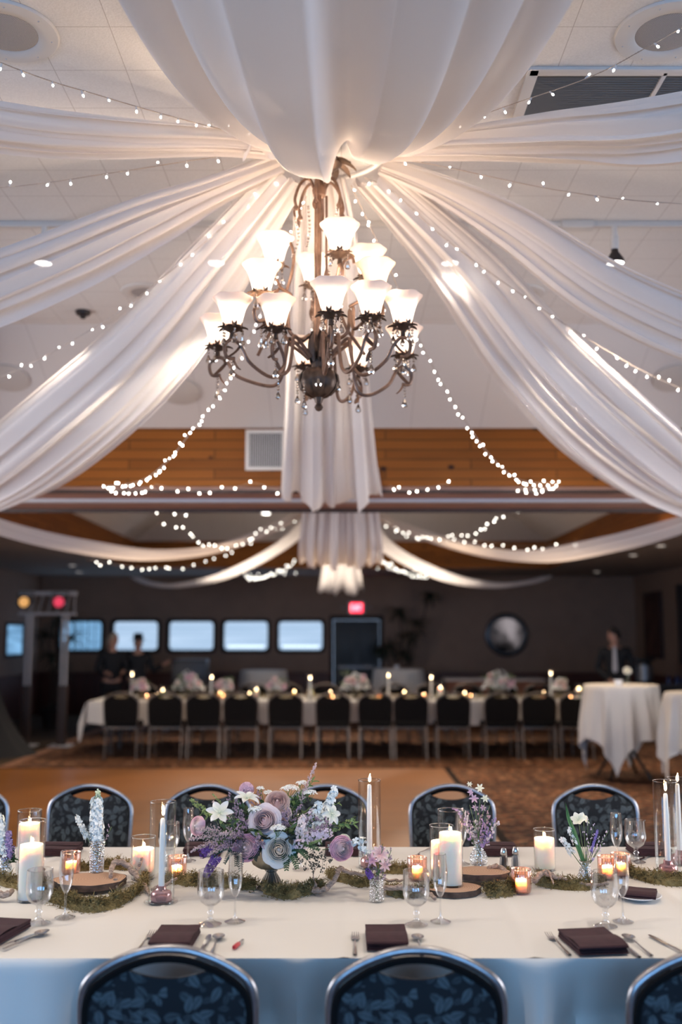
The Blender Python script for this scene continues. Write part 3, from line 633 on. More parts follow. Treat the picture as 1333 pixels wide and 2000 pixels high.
# centre column
m = M(); m.tube([(0,0,.16),(0,0,1.17)], .011, 10)
for a in range(3): m.tube([(.035*cos(a*2.1),.035*sin(a*2.1),.22),(.035*cos(a*2.1),.035*sin(a*2.1),1.0)], .006, 8)
m.build('centre_rod', bronze_pale, ch)
M().lathe([(0,-.065),(.012,-.06),(.020,-.045),(.012,-.028),(.016,-.02),(.02,-.008),(.022,0),(.05,.012),(.078,.04),(.088,.075),(.083,.11),(.064,.135),(.03,.145),(.03,.18),(.014,.19)], 32, rib=.05, ribn=12).build('urn', bronze, ch)
m = M()
UP = [(.022,0),(.05,.012),(.078,.04),(.088,.075),(.083,.11),(.066,.135)]
for k in range(8):                                  # relief leaves hugging the urn
    a0 = k*2*pi/8
    def fn(u, v):
        q = min(u*5, 4.999); i = int(q); r = UP[i][0]+(UP[i+1][0]-UP[i][0])*(q-i); z = UP[i][1]+(UP[i+1][1]-UP[i][1])*(q-i)
        w_ = .34*sin(pi*(.12+.86*u))**.7*(1+.12*sin(u*26)); a = a0+(v-.5)*2*w_; r = r*1.04+.006*(1-abs(2*v-1))+.002
        return Vector((r*cos(a), r*sin(a), z))
    m.grid(fn, 16, 7)
for k in range(8):
    a = k*2*pi/8+.2; leaf(m, (.03*cos(a), .03*sin(a), .17), (cos(a)*.3, sin(a)*.3, 1), .16, .045, .3, Vector((cos(a), sin(a), 0)))
m.build('acanthus_leaf', bronze, ch)
# canopy crown at top: curled arms and leaf canopy
m = M()
for k in range(6):
    a = k*pi/3+.4; c_, s2 = cos(a), sin(a)
    m.tube(spline([(.015*c_,.015*s2,1.0),(.05*c_,.05*s2,1.075),(.095*c_,.095*s2,1.05),(.125*c_,.125*s2,.97),(.12*c_,.12*s2,.93)], 6), .0075, 8)
    m.ball((.12*c_,.12*s2,.92), .014, 8)
m.lathe([(.0,1.0),(.03,1.0),(.036,1.03),(.02,1.07),(.012,1.12)], 16)
m.build('crown_scroll', bronze_pale, ch)
m = M()
for k in range(9):
    a = k*2*pi/9; leaf(m, (.03*cos(a)+.06, .03*sin(a), 1.165), (cos(a), sin(a), .05), .10, .045, .45)
m.lathe([(.0,1.13),(.03,1.135),(.06,1.16),(.06,1.18)], 20, c=(.05,0,0))
m.build('canopy', bronze, ch)
m = M()
for k in range(6):
    a = k*pi/3+.4
    leaf(m, (.12*cos(a), .12*sin(a), .93), (cos(a)*.2, sin(a)*.2, -1), .06, .03, .2)
m.build('crown_leaf', bronze_pale, ch)
# long S scrolls at the sides
m = M()
for a, R_ in ((-100,.19),(80,.14),(165,.15)):
    a = radians(a-90); c_, s2 = cos(a), sin(a)
    P = [(.30,.22),(.27,.28),(.23,.35),(.20,.44),(.145,.58),(.125,.70),(.145,.78),(.18,.815),(.215,.80),(.22,.765),(.195,.75)] if R_ > .18 else [(.22,.20),(.18,.26),(.13,.34),(.10,.44),(.10,.58),(.12,.66),(.16,.68),(.17,.65)]
    m.tube(spline([(r*c_, r*s2, z) for r, z in P], 5), .008, 8)
m.build('s_scroll', bronze_pale, ch)
# lamp positions: photo pixel of the shade rim centre and depth
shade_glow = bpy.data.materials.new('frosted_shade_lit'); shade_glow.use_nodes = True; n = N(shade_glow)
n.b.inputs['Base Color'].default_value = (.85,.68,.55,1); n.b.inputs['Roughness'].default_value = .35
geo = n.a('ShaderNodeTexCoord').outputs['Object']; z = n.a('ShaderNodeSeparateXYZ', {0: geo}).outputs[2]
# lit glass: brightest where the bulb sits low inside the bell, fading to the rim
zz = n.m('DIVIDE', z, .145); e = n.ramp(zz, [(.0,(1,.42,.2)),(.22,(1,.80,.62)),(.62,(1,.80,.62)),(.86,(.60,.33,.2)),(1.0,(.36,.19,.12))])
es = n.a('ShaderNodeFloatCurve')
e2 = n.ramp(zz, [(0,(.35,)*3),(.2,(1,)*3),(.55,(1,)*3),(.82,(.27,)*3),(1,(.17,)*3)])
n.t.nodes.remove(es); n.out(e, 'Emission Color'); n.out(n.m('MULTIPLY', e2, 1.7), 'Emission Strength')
shade_dim = bpy.data.materials.new('frosted_shade_unlit'); shade_dim.use_nodes = True; n = N(shade_dim)
n.b.inputs['Base Color'].default_value = (.50,.36,.27,1); n.b.inputs['Roughness'].default_value = .35
n.b.inputs['Transmission Weight'].default_value = .0; n.b.inputs['Emission Color'].default_value = (1,.6,.4,1); n.b.inputs['Emission Strength'].default_value = .10  # faint glow put into this shade although its bulb is out
def shade_mesh(mt):
    m = M(); prof = [(.022,0),(.034,.006),(.043,.025),(.050,.055),(.058,.085),(.070,.112),(.084,.132),(.092,.142),(.0905,.145),(.082,.135),(.068,.115),(.056,.088),(.048,.058),(.041,.028),(.030,.010)]
    nP = len(prof)
    def fn(u, v):
        r, z = prof[min(int(round(u*(nP-1))), nP-1)]; a = 2*pi*v; k = max(0, (z-.1)/.045)
        return Vector((r*(1+.012*k*cos(6*a))*cos(a), r*(1+.012*k*cos(6*a))*sin(a), z + .003*k*cos(6*a)))
    m.grid(fn, nP, 36, cv=True); return m
bulb_glow = mat('bulb_glow', (1,1,1), .3, 0, (1,.74,.48), 14)
drop_me = None
def crystal_drop(p, L=.035, chain=2, rr=R):
    """bead chain with a faceted pear drop"""
    m = M(); z = 0
    for k in range(chain):
        m.ball((0,0,z-.006), .0065, 6); z -= .014
    W = L*.30
    m.lathe([(0,z),(W*.25,z-.1*L),(W*.8,z-.5*L),(W,z-.72*L),(W*.7,z-.92*L),(0,z-L)], 6)
    o = m.build('crystal_drop', crystal_m, ch, smooth=False); o.location = p; return o
drops = {}
def put_drop(p, L, chain):
    key = (round(L,3), chain)
    if key not in drops: drops[key] = crystal_drop(p, L, chain); return
    o = drops[key].copy(); C.objects.link(o); o.location = p
lamps = [ # px, py of the rim centre, radius-depth Y
 (455,582,4.42,0),(427,622,4.70,0),(647,552,4.17,0),(725,560,4.27,0),(787,578,4.42,0),(790,640,4.72,0),(700,668,4.98,0),(597,664,5.02,0),(540,584,4.42,0),
 (512,516,4.44,1),(537,464,4.62,2),(664,438,4.36,2),(719,488,4.66,2),(734,514,4.44,1),(612,505,4.85,2)]
shade_src = None; cup_src = None
for i, (px, py, Y, tier) in enumerate(lamps):
    rim = at(px, py, Y=Y) - CH; base = rim - Vector((0,0,.145))
    unlit = i == 13
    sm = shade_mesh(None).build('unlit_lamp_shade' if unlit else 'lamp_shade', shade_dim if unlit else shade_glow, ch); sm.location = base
    if unlit: sm['label'] = 'unlit amber glass shade'
    if not unlit:
        bb = M().ball((0,0,.055), .024, 12, (1,1,1.3)).build('light_bulb', bulb_glow, ch); bb.location = base
        q = bpy.data.lights.new('chandelier_bulb', 'POINT'); q.energy = 2.3; q.color = (1,.78,.58); q.shadow_soft_size = .03
        qo = bpy.data.objects.new('chandelier_bulb', q); C.objects.link(qo); qo.location = tuple(CH+base+Vector((0,0,.165)))
    m = M()                                        # leaf cup and candle sleeve
    m.lathe([(.0,-.05),(.012,-.045),(.010,-.02),(.034,-.008),(.048,.0),(.046,.004),(.02,.002)], 18)
    for k in range(7):
        a = k*2*pi/7+i; leaf(m, (.02*cos(a), .02*sin(a), -.006), (cos(a), sin(a), .35), .055, .032, .35)
    for k in range(5):
        a = k*2*pi/5+i; leaf(m, (.036*cos(a), .036*sin(a), .0), (cos(a)*.3, sin(a)*.3, 1), .042, .026, .3, Vector((cos(a), sin(a), 0)))
    cu = m.build('leaf_cup', bronze, ch); cu.location = base
    # arm
    d = Vector((base.x, base.y, 0)); r = d.length; d.normalize(); zb = base.z-.05
    if tier == 0:
        P = [(.055,.20),(.09,.245),(.16,.262),(.165,.23),(.17,.14),(.22,.085),(r*.72,.10),(r*.88,zb-.045),(r*1.02,zb-.03),(r*1.06,zb-.075),(r*1.0,zb-.115)]
        P = [(.05,.19),(.10,.235),(.155,.27),(.165,.20),(.19,zb-.13),(.25,zb-.155),(r*.80,zb-.10),(r*.90,zb-.03),(r*.99,zb-.0),(r*1.08,zb-.03),(r*1.06,zb-.085),(r*.97,zb-.09)]
    else:
        P = [(.05,.30),(.10,.27),(.16,.30),(.17,.40 if tier == 1 else .45),(r*.62,zb-.10),(r*.85,zb-.06),(r,zb),(r*1.12,zb-.03),(r*1.08,zb-.08),(r*.95,zb-.07)]
    m = M(); m.tube(spline([tuple(d*a+Vector((0,0,b))) for a, b in P], 6), .0085, 8)
    ln = P[-5]; leaf(m, d*ln[0]+Vector((0,0,ln[1])), tuple(d*.5+Vector((0,0,-1))), .08, .04, -.4, d); leaf(m, d*P[-1][0]+Vector((0,0,P[-1][1])), tuple(d*-.3+Vector((0,0,-1))), .06, .03, .3, d)
    m.build('arm', bronze_pale, ch)
    nd = 5 if tier == 0 else 3
    for k in range(nd):
        a = k*2*pi/nd + i*.7; put_drop(base+Vector((.046*cos(a), .046*sin(a), -.008)), (.046,.040)[k % 2], (2,1,2,3)[k % 4])
    put_drop(d*(r*1.0)+Vector((0,0,zb-.10)), .05, 4 if i % 2 else 2)
for k, (a, rr_, z, L, c_) in enumerate([(0,.09,.08,.05,0),(60,.30,.12,.045,3),(150,.12,.10,.045,5),(240,.13,.05,.045,6),(200,.2,.10,.04,6),(20,.24,.72,.045,1),(100,.2,.62,.05,2),(300,.1,.60,.06,6),(330,.27,.45,.04,3),(270,.09,.085,.055,0),(250,.05,1.14,.05,0)]):
    a = radians(a); put_drop(Vector((rr_*cos(a), rr_*sin(a), z)), L, c_)
# bead strands from the crown
m = M()
for k in range(5):
    a = k*2*pi/5+.5; c_, s2 = cos(a), sin(a)
    for p in spline([(.12*c_,.12*s2,.90),(.10*c_,.10*s2,.80),(.13*c_,.13*s2,.70)], 6): m.ball(p, .0065, 6)
m.build('bead_strand', crystal_m, ch)
# ------------------------------------------------------------------ banquet chairs
def chair_outline(s=1.0, n=9):
    """half-open outline of the back, from left foot of the hoop over the crown to the right"""
    L = [(-.212,.0),(-.218,.12),(-.222,.235),(-.221,.285),(-.210,.322),(-.180,.352),(-.125,.383),(-.06,.405),(0,.411)]
    P = L + [(-x, z) for x, z in L[-2::-1]]; return [(x*s, z) for x, z in spline(P, n)]
def make_chair(label, fabric, frame, cover_back=True):
    t = empty('banquet_chair', (0,0,0), 0, label, 'chair')
    zb = .475; yb = -.225                      # back starts above the seat
    # hoop frame: uprights and crown of flattened tube, leaning back a little
    lean = lambda z: yb - .10*(z-.45)
    pts = [(-.205, yb+.02, .44), (-.208, yb+.0, .46)] + [(x, lean(zb+z), zb+z) for x, z in chair_outline(1.0, 5)] + [(.208, yb, .46), (.205, yb+.02, .44)]
    m = M(); m.tube(pts, .0125, 10); m.build('back_frame', frame, t)
    m = M(); m.tube([(x*.945, lean(zb+z)-.012, zb+z-.020) for x, z in chair_outline(1.0, 5)], .0105, 8, flat=.7); m.build('back_border', fab_dark, t)
    # padded back, top edge dipping to leave the hand hole
    o = chair_outline(.945, 3); k = len(o); top = []
    lower = [(x, z-.0) for x, z in o]
    prof = []
    for x, z in lower:
        zz = z - .014
        if abs(x) < .105: zz = min(zz, .362 - .024*cos(x/.105*pi/2)**.7)
        prof.append((x, max(.02, zz)))
    bm = M(); nx, nz = len(prof), 9
    for side in (-1, 1):
        def fn(u, v, side=side):
            i = int(round(u*(nx-1))); x, z = prof[i]
            # map the outline column-wise: v runs from the base to the outline
            zz = .02 + (z-.02)*v; e = min(1, (1-abs(x)/.215)*9 + .0, (1-v)*9, (v)*9 + .3); e = max(0, e)**.5
            return Vector((x, lean(zb+zz) + side*(.006 + .017*e), zb+zz))
        bm.grid(fn, nx, nz)
    n0 = nx*nz
    fs = []
    for i in range(nx-1): fs += [(i*nz+nz-1, (i+1)*nz+nz-1, n0+(i+1)*nz+nz-1, n0+i*nz+nz-1), (i*nz, (i+1)*nz, n0+(i+1)*nz, n0+i*nz)]
    for j in range(nz-1): fs += [(j, j+1, n0+j+1, n0+j), ((nx-1)*nz+j, (nx-1)*nz+j+1, n0+(nx-1)*nz+j+1, n0+(nx-1)*nz+j)]
    bm.add([], []); bm.f += fs; bm.mi += [0]*len(fs)
    bm.build('backrest', fabric, t)
    m = M(); m.rbox((0, .0, .455), (.43, .43, .07), .03); m.build('seat', fabric, t)
    m = M(); m.rbox((0, 0, .412), (.40, .40, .022), .006); m.build('seat_frame', frame, t)
    for sx in (-1, 1):
        M().tube([(sx*.19,.185,.41),(sx*.195,.20,.20),(sx*.20,.21,.0)], [.0125,.011,.010], 8).build('leg', frame, t)
        M().tube([(sx*.205,yb+.03,.45),(sx*.205,-.215,.22),(sx*.205,-.245,.0)], [.0125,.011,.010], 8).build('leg', frame, t)
        m = M(); m.tube([(sx*.197,.195,.16),(sx*.205,-.22,.16)], .007, 6); m.build('stretcher', frame, t)
    return t
ch0 = make_chair('leaf-patterned banquet chair seen from behind, left of centre in the foreground', fab_near, alu)
def near_x(px, Y): return at(px, 1900, Y=Y).x
ch0.location = (near_x(334, 2.73), 2.95, 0)
dup(ch0, (near_x(811, 2.73), 2.94, 0), 0, 'leaf-patterned banquet chair seen from behind, at the bottom middle of the photo')
dup(ch0, (near_x(1378, 2.70), 2.93, 0), .06, 'leaf-patterned banquet chair seen from behind, cut by the right frame edge')
for px, l, rz in ((-72,'pewter-framed chair across the table at the far left, only its edge in view',0),(169,'pewter-framed chair across the table behind the white stock bud vase',-.04),(405,'pewter-framed chair across the table partly hidden by the left side of the bouquet',0),(640,'pewter-framed chair across the table hidden behind the right side of the bouquet',.03),
                  (887,'pewter-framed chair across the table behind the lavender sprigs and tall pillar candle',.02),(1167,'pewter-framed chair across the table behind the white flower with the long green leaf',.0)):
    dup(ch0, (at(px, 1600, Y=5.44).x, 5.22, .0), pi+rz, l)

# ------------------------------------------------------------------ near table
T0, T1, TZ = 3.035, 4.60, .75
TX0, TX1 = -2.6, 2.6
def folding_table(cx, cy, w_, d_, label):
    t = empty('banquet_table', (cx, cy, 0), 0, label, 'table')
    M().rbox((0,0,TZ-.022), (w_, d_, .028), .008).build('tabletop', mat('plywood_top', (.25,.17,.1), .6), t)
    for sx in (-1, 1):
        for sy in (-1, 1):
            M().tube([(sx*(w_/2-.25), sy*(d_/2-.1), TZ-.035), (sx*(w_/2-.25), sy*(d_/2-.1), 0)], .014, 8).build('leg', mat('table_leg_steel', (.05,.05,.055), .4, .6), t)
    return t
folding_table(0, 3.44, 5.1, .74, 'long folding table hidden under the near half of the ivory cloth')
folding_table(0, 4.21, 5.1, .74, 'long folding table hidden under the far half of the ivory cloth')
crease = [(-1.93,.0),(-1.22,.0),(-.62,.0),(.02,.0),(.58,.0),(1.2,.0),(1.75,.0)]
def cloth_top(x, y):
    z = TZ + .002*noise.noise(Vector((x*1.7, y*2.3, 0)))
    for cx, _ in crease: z += .0040*exp(-((x-cx-.05*(y-3.8)*.3)/.016)**2)
    for cy in (3.42, 3.81, 4.2): z += .0030*exp(-((y-cy)/.012)**2)
    return z + .001
near_chair_x = [near_x(334,2.73), near_x(811,2.73), near_x(1378,2.70)]
m = M(); nxs = 300
def top_fn(u, v): x = TX0+(TX1-TX0)*u; y = T0+.012+(T1-T0-.024)*v; return Vector((x, y, cloth_top(x, y)))
def hang(x, v, yy, s_, drop=.70, seed=0.0):
    """front/back overhang: v from 0 at the table edge to 1 at the hem"""
    a = min(1, v*5)
    fold = (.030*sin(x*9.5+seed+1.1*sin(x*2.3)) + .020*sin(x*21+seed*2+sin(x*5))*(.6+.4*sin(x*3.1)) + .009*sin(x*43+1+sin(x*7)))*min(1, v*1.6)**1.2
    push = 0
    if s_ < 0:
        for c in near_chair_x:
            d_ = abs(x-c); push = max(push, (.14*(1-max(0, (d_-.24))/.12) if d_ < .36 else 0)*min(1, v/.28))
        push = max(0, push)
    r_ = .012; z = TZ + .001 - drop*v - (0 if v > 0 else 0); y = yy + s_*(r_*sin(min(1, v*22)*pi/2) + .025*v + fold*1.0) - s_*push
    if v < .045: z = TZ+.001 - r_*(1-cos(v/.045*pi/2)) - (drop*v)*.4
    return Vector((x, y, z))
m.grid(top_fn, nxs, 60)
m.grid(lambda u, v: hang(TX0+(TX1-TX0)*u, v**1.3, T0+.012, -1), nxs, 34)
m.grid(lambda u, v: hang(TX0+(TX1-TX0)*u, v**1.3, T1-.012, 1, .42, 2.0), nxs, 20)
for sx in (0, 1): m.grid(lambda u, v, sx=sx: Vector(((TX0, TX1)[sx] + (-1, 1)[sx]*(.02*v+.02*sin(u*30)*v), T0+.012+(T1-T0-.024)*u, TZ+.001-.5*v)), 60, 16)
tag(m.build('tablecloth', linen), 'long ivory linen cloth with fold creases covering the nearest table', 'tablecloth')

# ------------------------------------------------------------------ table things
def tp(px, py, dz=0.0): p = at(px, py, Z=TZ); return Vector((p.x, p.y, TZ+.004+dz))
def flame(m, c, h=.030, r=.0055, lean=0):
    c = Vector(c); P = [(0,0),(.7,.12),(1,.3),(.85,.5),(.5,.72),(.2,.88),(0,1)]; n_ = len(P)
    m.grid(lambda u, v: c+Vector((P[min(int(round(u*(n_-1))),n_-1)][0]*r*cos(2*pi*v)+lean*u*u*h, P[min(int(round(u*(n_-1))),n_-1)][0]*r*sin(2*pi*v), P[min(int(round(u*(n_-1))),n_-1)][1]*h)), n_, 8, cv=True)
def candle(name, loc, r, h, label, mt, cat='candle', lit=2.0, pool=True, fh=.03, lean=.15, group=None):
    o = empty(name, tuple(loc), 0, label, cat, group)
    m = M()
    if r > .02: m.lathe([(0,0),(r,0),(r,h*.5),(r,h-.004),(r*.96,h),(r*.90,h-.002),(r*.80,h-.016),(r*.5,h-.022),(0,h-.022)], 36)
    else: m.lathe([(0,0),(r,0),(r*.92,h*.5),(r*.75,h-.006),(r*.45,h),(0,h)], 16)
    m.build('wax', mt, o)
    zt = h-.022 if r > .03 else (h-.022 if r > .02 else h)
    M().tube([(0,0,zt),(.0005,0,zt+.006),(.002,0,zt+.011)], .0010, 6).build('wick', wick_m, o)
    m = M(); flame(m, (.001,0,zt+.008), fh, .0055, lean); m.build('flame', flame_m, o)
    if lit: point('candle_light', (loc[0], loc[1], loc[2]+zt+.022), lit, (1,.60,.31), .006)
    return o
def tube_glass(name, loc, r, h, label, foot=0, mt=None, th=.0022, cat='glass candle holder'):
    o = empty(name, tuple(loc), 0, label, cat); mt = mt or glass_m
    M().lathe([(r-th,.004),(r-th,h-.001),(r-th*.5,h),(r,h-.001),(r,.002),(r*.97,0),(0,0),(0,.004),(r-th,.0045)], 48).build('glass_tube', mt, o)
    M().lathe([(r-th*1.2,h-.0015),(r-th*1.1,h+.0012),(r-.0,h+.0016),(r+.0006,h-.001)], 48).build('glass_rim', stem_glass, o)
    M().lathe([(0,.0005),(r-.003,.0005),(r-.003,.006),(0,.006)], 40).build('glass_base', stem_glass, o)
    if foot: M().lathe([(r*.9,0),(foot,0),(foot+.002,.003),(foot,.006),(r+.001,.004)], 48).build('glass_plate', glass_m, o)
    return o
# pillar candles in cylinders
def pillar(px, py, rg, hg, rc, hc, lab, lit=3.0, dz=0):
    p = tp(px, py, dz); p.y += rg*.9
    tube_glass('glass_cylinder', p, rg, hg, 'clear glass cylinder around the ' + lab)
    candle('pillar_candle', p+Vector((0,0,.0065)), rc, hc, 'lit ivory pillar candle, ' + lab, wax, lit=lit)
    return p
pillar(51, 1766, .046, .275, .041, .185, 'tall front candle at the left edge')
pillar(47, 1722, .046, .255, .040, .20, 'candle behind the tall one at the left edge')
pillar(275, 1722, .047, .155, .042, .105, 'short candle just left of the tall taper on the left')
pillar(884, 1748, .046, .270, .041, .182, 'tall candle on the bark slice right of centre', dz=.02)
pillar(866, 1727, .046, .205, .041, .14, 'candle half hidden behind the tall one right of centre')
pillar(1069, 1704, .043, .155, .040, .115, 'short candle right of the salt and pepper')
# tall tapers in hurricanes
ped = []
def taper(px, py, r, h, hc, lab, pink=True, foot=0, y2=0):
    p = tp(px, py); p.y += r*.8
    tube_glass('glass_hurricane', p, r, h, 'tall clear glass hurricane, ' + lab, foot=foot)
    q = p+Vector((0,0,.007))
    if pink:
        o = empty('taper_holder', tuple(q), 0, 'small ribbed pink glass candle holder inside the ' + lab, 'candle holder')
        M().lathe([(0,0),(.034,0),(.036,.004),(.036,.022),(.032,.030),(.022,.033),(.017,.040),(.017,.050),(.010,.050),(.010,.036),(0,.036)], 48, rib=.02, ribn=24).build('holder_body', pink_glass, o)
        q = q+Vector((0,0,.036))
    candle('taper_candle', q, .0112, hc, 'slim lit white taper candle in the ' + lab, taper_wax, lit=1.2, fh=.036, lean=.08)
taper(311, 1770, .046, .345, .245, 'left hurricane on a glass plate', foot=.058)
taper(723, 1700, .046, .345, .285, 'hurricane right of the bouquet')
taper(1313, 1716, .048, .36, .27, 'front hurricane near the right edge')
taper(1336, 1694, .046, .345, .28, 'rear hurricane at the right edge')
# rose copper votives
def votive(px, py, lab, s=1.0):
    p = tp(px, py); p.y += .03; o = empty('votive_holder', tuple(p), 0, 'fluted rose-copper glass votive, ' + lab, 'votive holder')
    M().lathe([(.030*s,.004),(.033*s,.014),(.034*s,.082*s),(.0355*s,.084*s),(.037*s,.082*s),(.037*s,.020),(.033*s,.003),(0,0),(0,.004),(.030*s,.005)], 72, rib=.028, ribn=18).build('fluted_glass', rose_glass, o)
    M().lathe([(.0335*s,.081*s),(.0352*s,.085*s),(.0375*s,.082*s)], 72, rib=.028, ribn=18).build('rim', mat('copper_rim', (.75,.42,.33), .2, .8), o)
    candle('tealight_candle', p+Vector((0,0,.006)), .021, .042, 'small lit candle inside the votive ' + lab, wax, lit=1.0, fh=.022)
votive(134, 1713, 'left of the bud vase with white stock'); votive(343, 1722, 'right of the left hurricane'); votive(817, 1724, 'left of the pillar candles right of centre')
votive(1022, 1750, 'in front of the salt shaker'); votive(1192, 1722, 'behind the right-hand goblet'); votive(1218, 1716, 'tucked behind the right-hand flute')
# wood slices
bark = speckle('rough_bark', (.085,.055,.042), .5, 30, .95, bump=.8)
cutw = mat('cut_wood_face', (.5,.3,.19), .7); n = N(cutw); v = n.coord()
ln_ = n.a('ShaderNodeVectorMath', {0: n.a('ShaderNodeVectorMath', {0: v, 1: (1,1,0)}, operation='MULTIPLY').outputs[0]}, operation='LENGTH').outputs[1]
nz = n.noise(v, 18, 3); rings = n.m('SINE', n.m('ADD', n.m('MULTIPLY', ln_, 620.0), n.m('MULTIPLY', nz, 14.0)))
n.out(n.mix(n.m('MULTIPLY', n.m('ADD', rings, 1.0), .22), (.52,.33,.22), (.34,.19,.12)))
def slice_(px, py, r, h, lab, dz=0.0, seed=0, ell=1.0):
    p = tp(px, py, dz); o = empty('wood_slice', tuple(p), 0, lab, 'wood slice'); rr = random.Random(seed)
    ph = [rr.uniform(0, 6) for _ in range(4)]
    rad = lambda a: r*(1+.05*sin(2*a+ph[0])+.03*sin(3*a+ph[1])+.02*sin(7*a+ph[2]))
    m = M(); m.grid(lambda u, v: Vector((rad(2*pi*v)*cos(2*pi*v)*(1+.012*sin(u*9+v*60)), ell*rad(2*pi*v)*sin(2*pi*v)*(1+.012*sin(u*9+v*70)), h*u)), 5, 72, cv=True); m.build('bark_edge', bark, o)
    m = M(); m.grid(lambda u, v: Vector((.985*u*rad(2*pi*v)*cos(2*pi*v), ell*.985*u*rad(2*pi*v)*sin(2*pi*v), h)), 8, 72, cv=True); m.build('cut_face', cutw, o); return p
slice_(176, 1737, .128, .022, 'round slice of wood with bark edge under the white stock bud vase', .012, 1, .85)
slice_(886, 1746, .105, .020, 'lower slice of wood with dark bark under the tall pillar candle', .0, 2, .7)
slice_(940, 1726, .105, .022, 'raised slice of wood with bark edge carrying the lavender vase', .022, 3, .75)
# stemware
gob_prof = [(r*(1.14 if z > .06 else 1.05), z) for r, z in [(0,.0),(.034,.0),(.036,.002),(.030,.005),(.014,.011),(.008,.018),(.0075,.032),(.0115,.038),(.0075,.046),(.009,.056),(.020,.064),(.031,.075),(.0375,.095),(.039,.115),(.0375,.14),(.0365,.170)]]
def wall_prof(p, i0, th=.0016, zf=.004):
    inner = [(max(0.0, r-th), z+ (zf if k == 0 else 0)) for k, (r, z) in enumerate(p[i0:])]
    return p + inner[::-1] + [(0, inner[0][1])]
flu_prof = [(0,0),(.033,0),(.034,.002),(.026,.005),(.008,.012),(.0042,.022),(.0036,.060),(.0045,.078),(.011,.088),(.0195,.108),(.0235,.13),(.0245,.155),(.0225,.19),(.0205,.215)]
def make_glass(name, prof, i0, k0, label, cat):
    o = empty(name, (0,0,0), 0, label, cat)
    M().lathe(prof[:k0+1], 32).build('foot_and_stem', bowl_glass, o)
    bowl = prof[k0:]; inner = [(max(0.0, r-.0015), z+(.003 if k == 0 else 0)) for k, (r, z) in enumerate(bowl)]
    M().lathe(bowl + inner[::-1] + [(0, inner[0][1])], 40).build('bowl', bowl_glass, o)
    r, z = prof[-1]; M().lathe([(r-.0018,z-.0005),(r-.0012,z+.001),(r+.0003,z)], 40).build('rim', stem_glass, o); return o
g0 = make_glass('water_goblet', gob_prof, 9, 9, 'empty water goblet at the left, in front of the pillar candles', 'goblet'); g0.location = tp(75, 1806)
f0 = make_glass('champagne_flute', flu_prof, 7, 7, 'empty champagne flute at the left, in front of the wood slice', 'champagne flute'); f0.location = tp(127, 1795)
for px, py, l in ((411,1808,'empty water goblet left of the bouquet bowl, between the hurricane and flute'),(814,1809,'empty water goblet in front of the copper votive, right of centre'),(1184,1812,'empty water goblet at the right, before the folded napkin on a plate'),(1244,1686,'water goblet at the far side of the table, on the right'),(329,1692,'water goblet at the far side, seen through the left hurricane')): dup(g0, tp(px, py), 0, l)
for px, py, l in ((459,1803,'empty champagne flute in front of the bouquet bowl'),(861,1803,'empty champagne flute in front of the pillar candle on bark'),(1218,1803,'empty champagne flute at the right, touching the plate'),(1207,1697,'champagne flute at the far side on the right, beside the goblet'),(367,1684,'champagne flute at the far side, behind the left hurricane'),(66,1690,'champagne flute at the far side at the left edge, behind the candles'),(823+80,1690,'champagne flute at the far side, behind the tall pillar candle'),(588,1700,'flute at the far side, half hidden behind the right of the bouquet')): dup(f0, tp(px, py), 0, l)
# shakers
for px, py, l, mt2 in ((985,1699,'salt shaker of faceted glass with steel cap, left one of the pair',mat('dark_shaker_fill', (.2,.19,.2), .3)),(1008,1697,'white-filled shaker with steel cap, right one of the pair',mat('salt_fill', (.8,.8,.82), .6))):
    o = empty('condiment_shaker', tuple(tp(px, py)), 0, l, 'shaker')
    M().lathe([(0,0),(.018,0),(.0175,.03),(.0125,.058),(0,.058)], 8).build('shaker_glass', stem_glass, o)
    M().lathe([(0,.003),(.015,.003),(.0145,.028),(.0115,.05),(0,.05)], 8).build('shaker_filling', mt2, o)
    M().lathe([(.0125,.056),(.0135,.060),(.0130,.070),(.009,.080),(0,.083)], 16).build('cap', silver, o)
# napkins
def napkin(p, rz, w_, d_, label, layers=4, dz=0.0, fold=True, h=.006):
    o = empty('folded_napkin', (p[0], p[1], p[2]+dz), rz, label, 'napkin')
    m = M(); L_ = layers*h
    def fn(u, v, z0=0, sg=1):
        x = (u-.5)*w_; y = (v-.5)*d_
        return Vector((x, y, z0))
    # stacked cloth leaves with a rounded folded edge towards the viewer
    for k in range(layers):
        z0 = k*h+.002; inset = .003*((k*7) % 3)
        m.grid(lambda u, v: Vector(((u-.5)*(w_-inset), -d_/2+inset + (d_-inset)*v, z0+h*.9+.0012*sin(u*5+k))), 14, 8)
        m.grid(lambda u, v: Vector(((u-.5)*(w_-inset), -d_/2+inset - .0035*sin(pi*v), z0+h*.9*(v))), 14, 6)
        m.grid(lambda u, v: Vector(((u-.5)*(w_-inset), -d_/2+inset + (d_-inset)*v, z0)), 4, 3)
        for s_ in (-.5, .5): m.grid(lambda u, v, s_=s_: Vector((s_*(w_-inset), -d_/2+inset+(d_-inset)*u, z0+h*.9*v)), 6, 3)
        m.grid(lambda u, v: Vector(((u-.5)*(w_-inset), d_/2, z0+h*.9*v)), 6, 3)
    m.build('cloth_stack', napkin_m, o)
    m = M(); z0 = layers*h
    m.grid(lambda u, v: Vector(((u-.5)*w_*1.0, -d_/2+d_*.55*(1-v)*1.0, z0+.003+.004*sin(pi*v)+.002*u)), 12, 8)
    m.grid(lambda u, v: Vector(((u-.5)*w_*1.0, -d_/2 - .004*sin(pi*v)+.0, z0-.004+.008*v)), 12, 5)
    m.build('top_fold', napkin_m, o); return o
def nap(px, py, rz, l, **k): p = tp(px, py); return napkin((p.x, p.y, p.z), rz, k.pop('w_', .15), k.pop('d_', .19), l, **k)
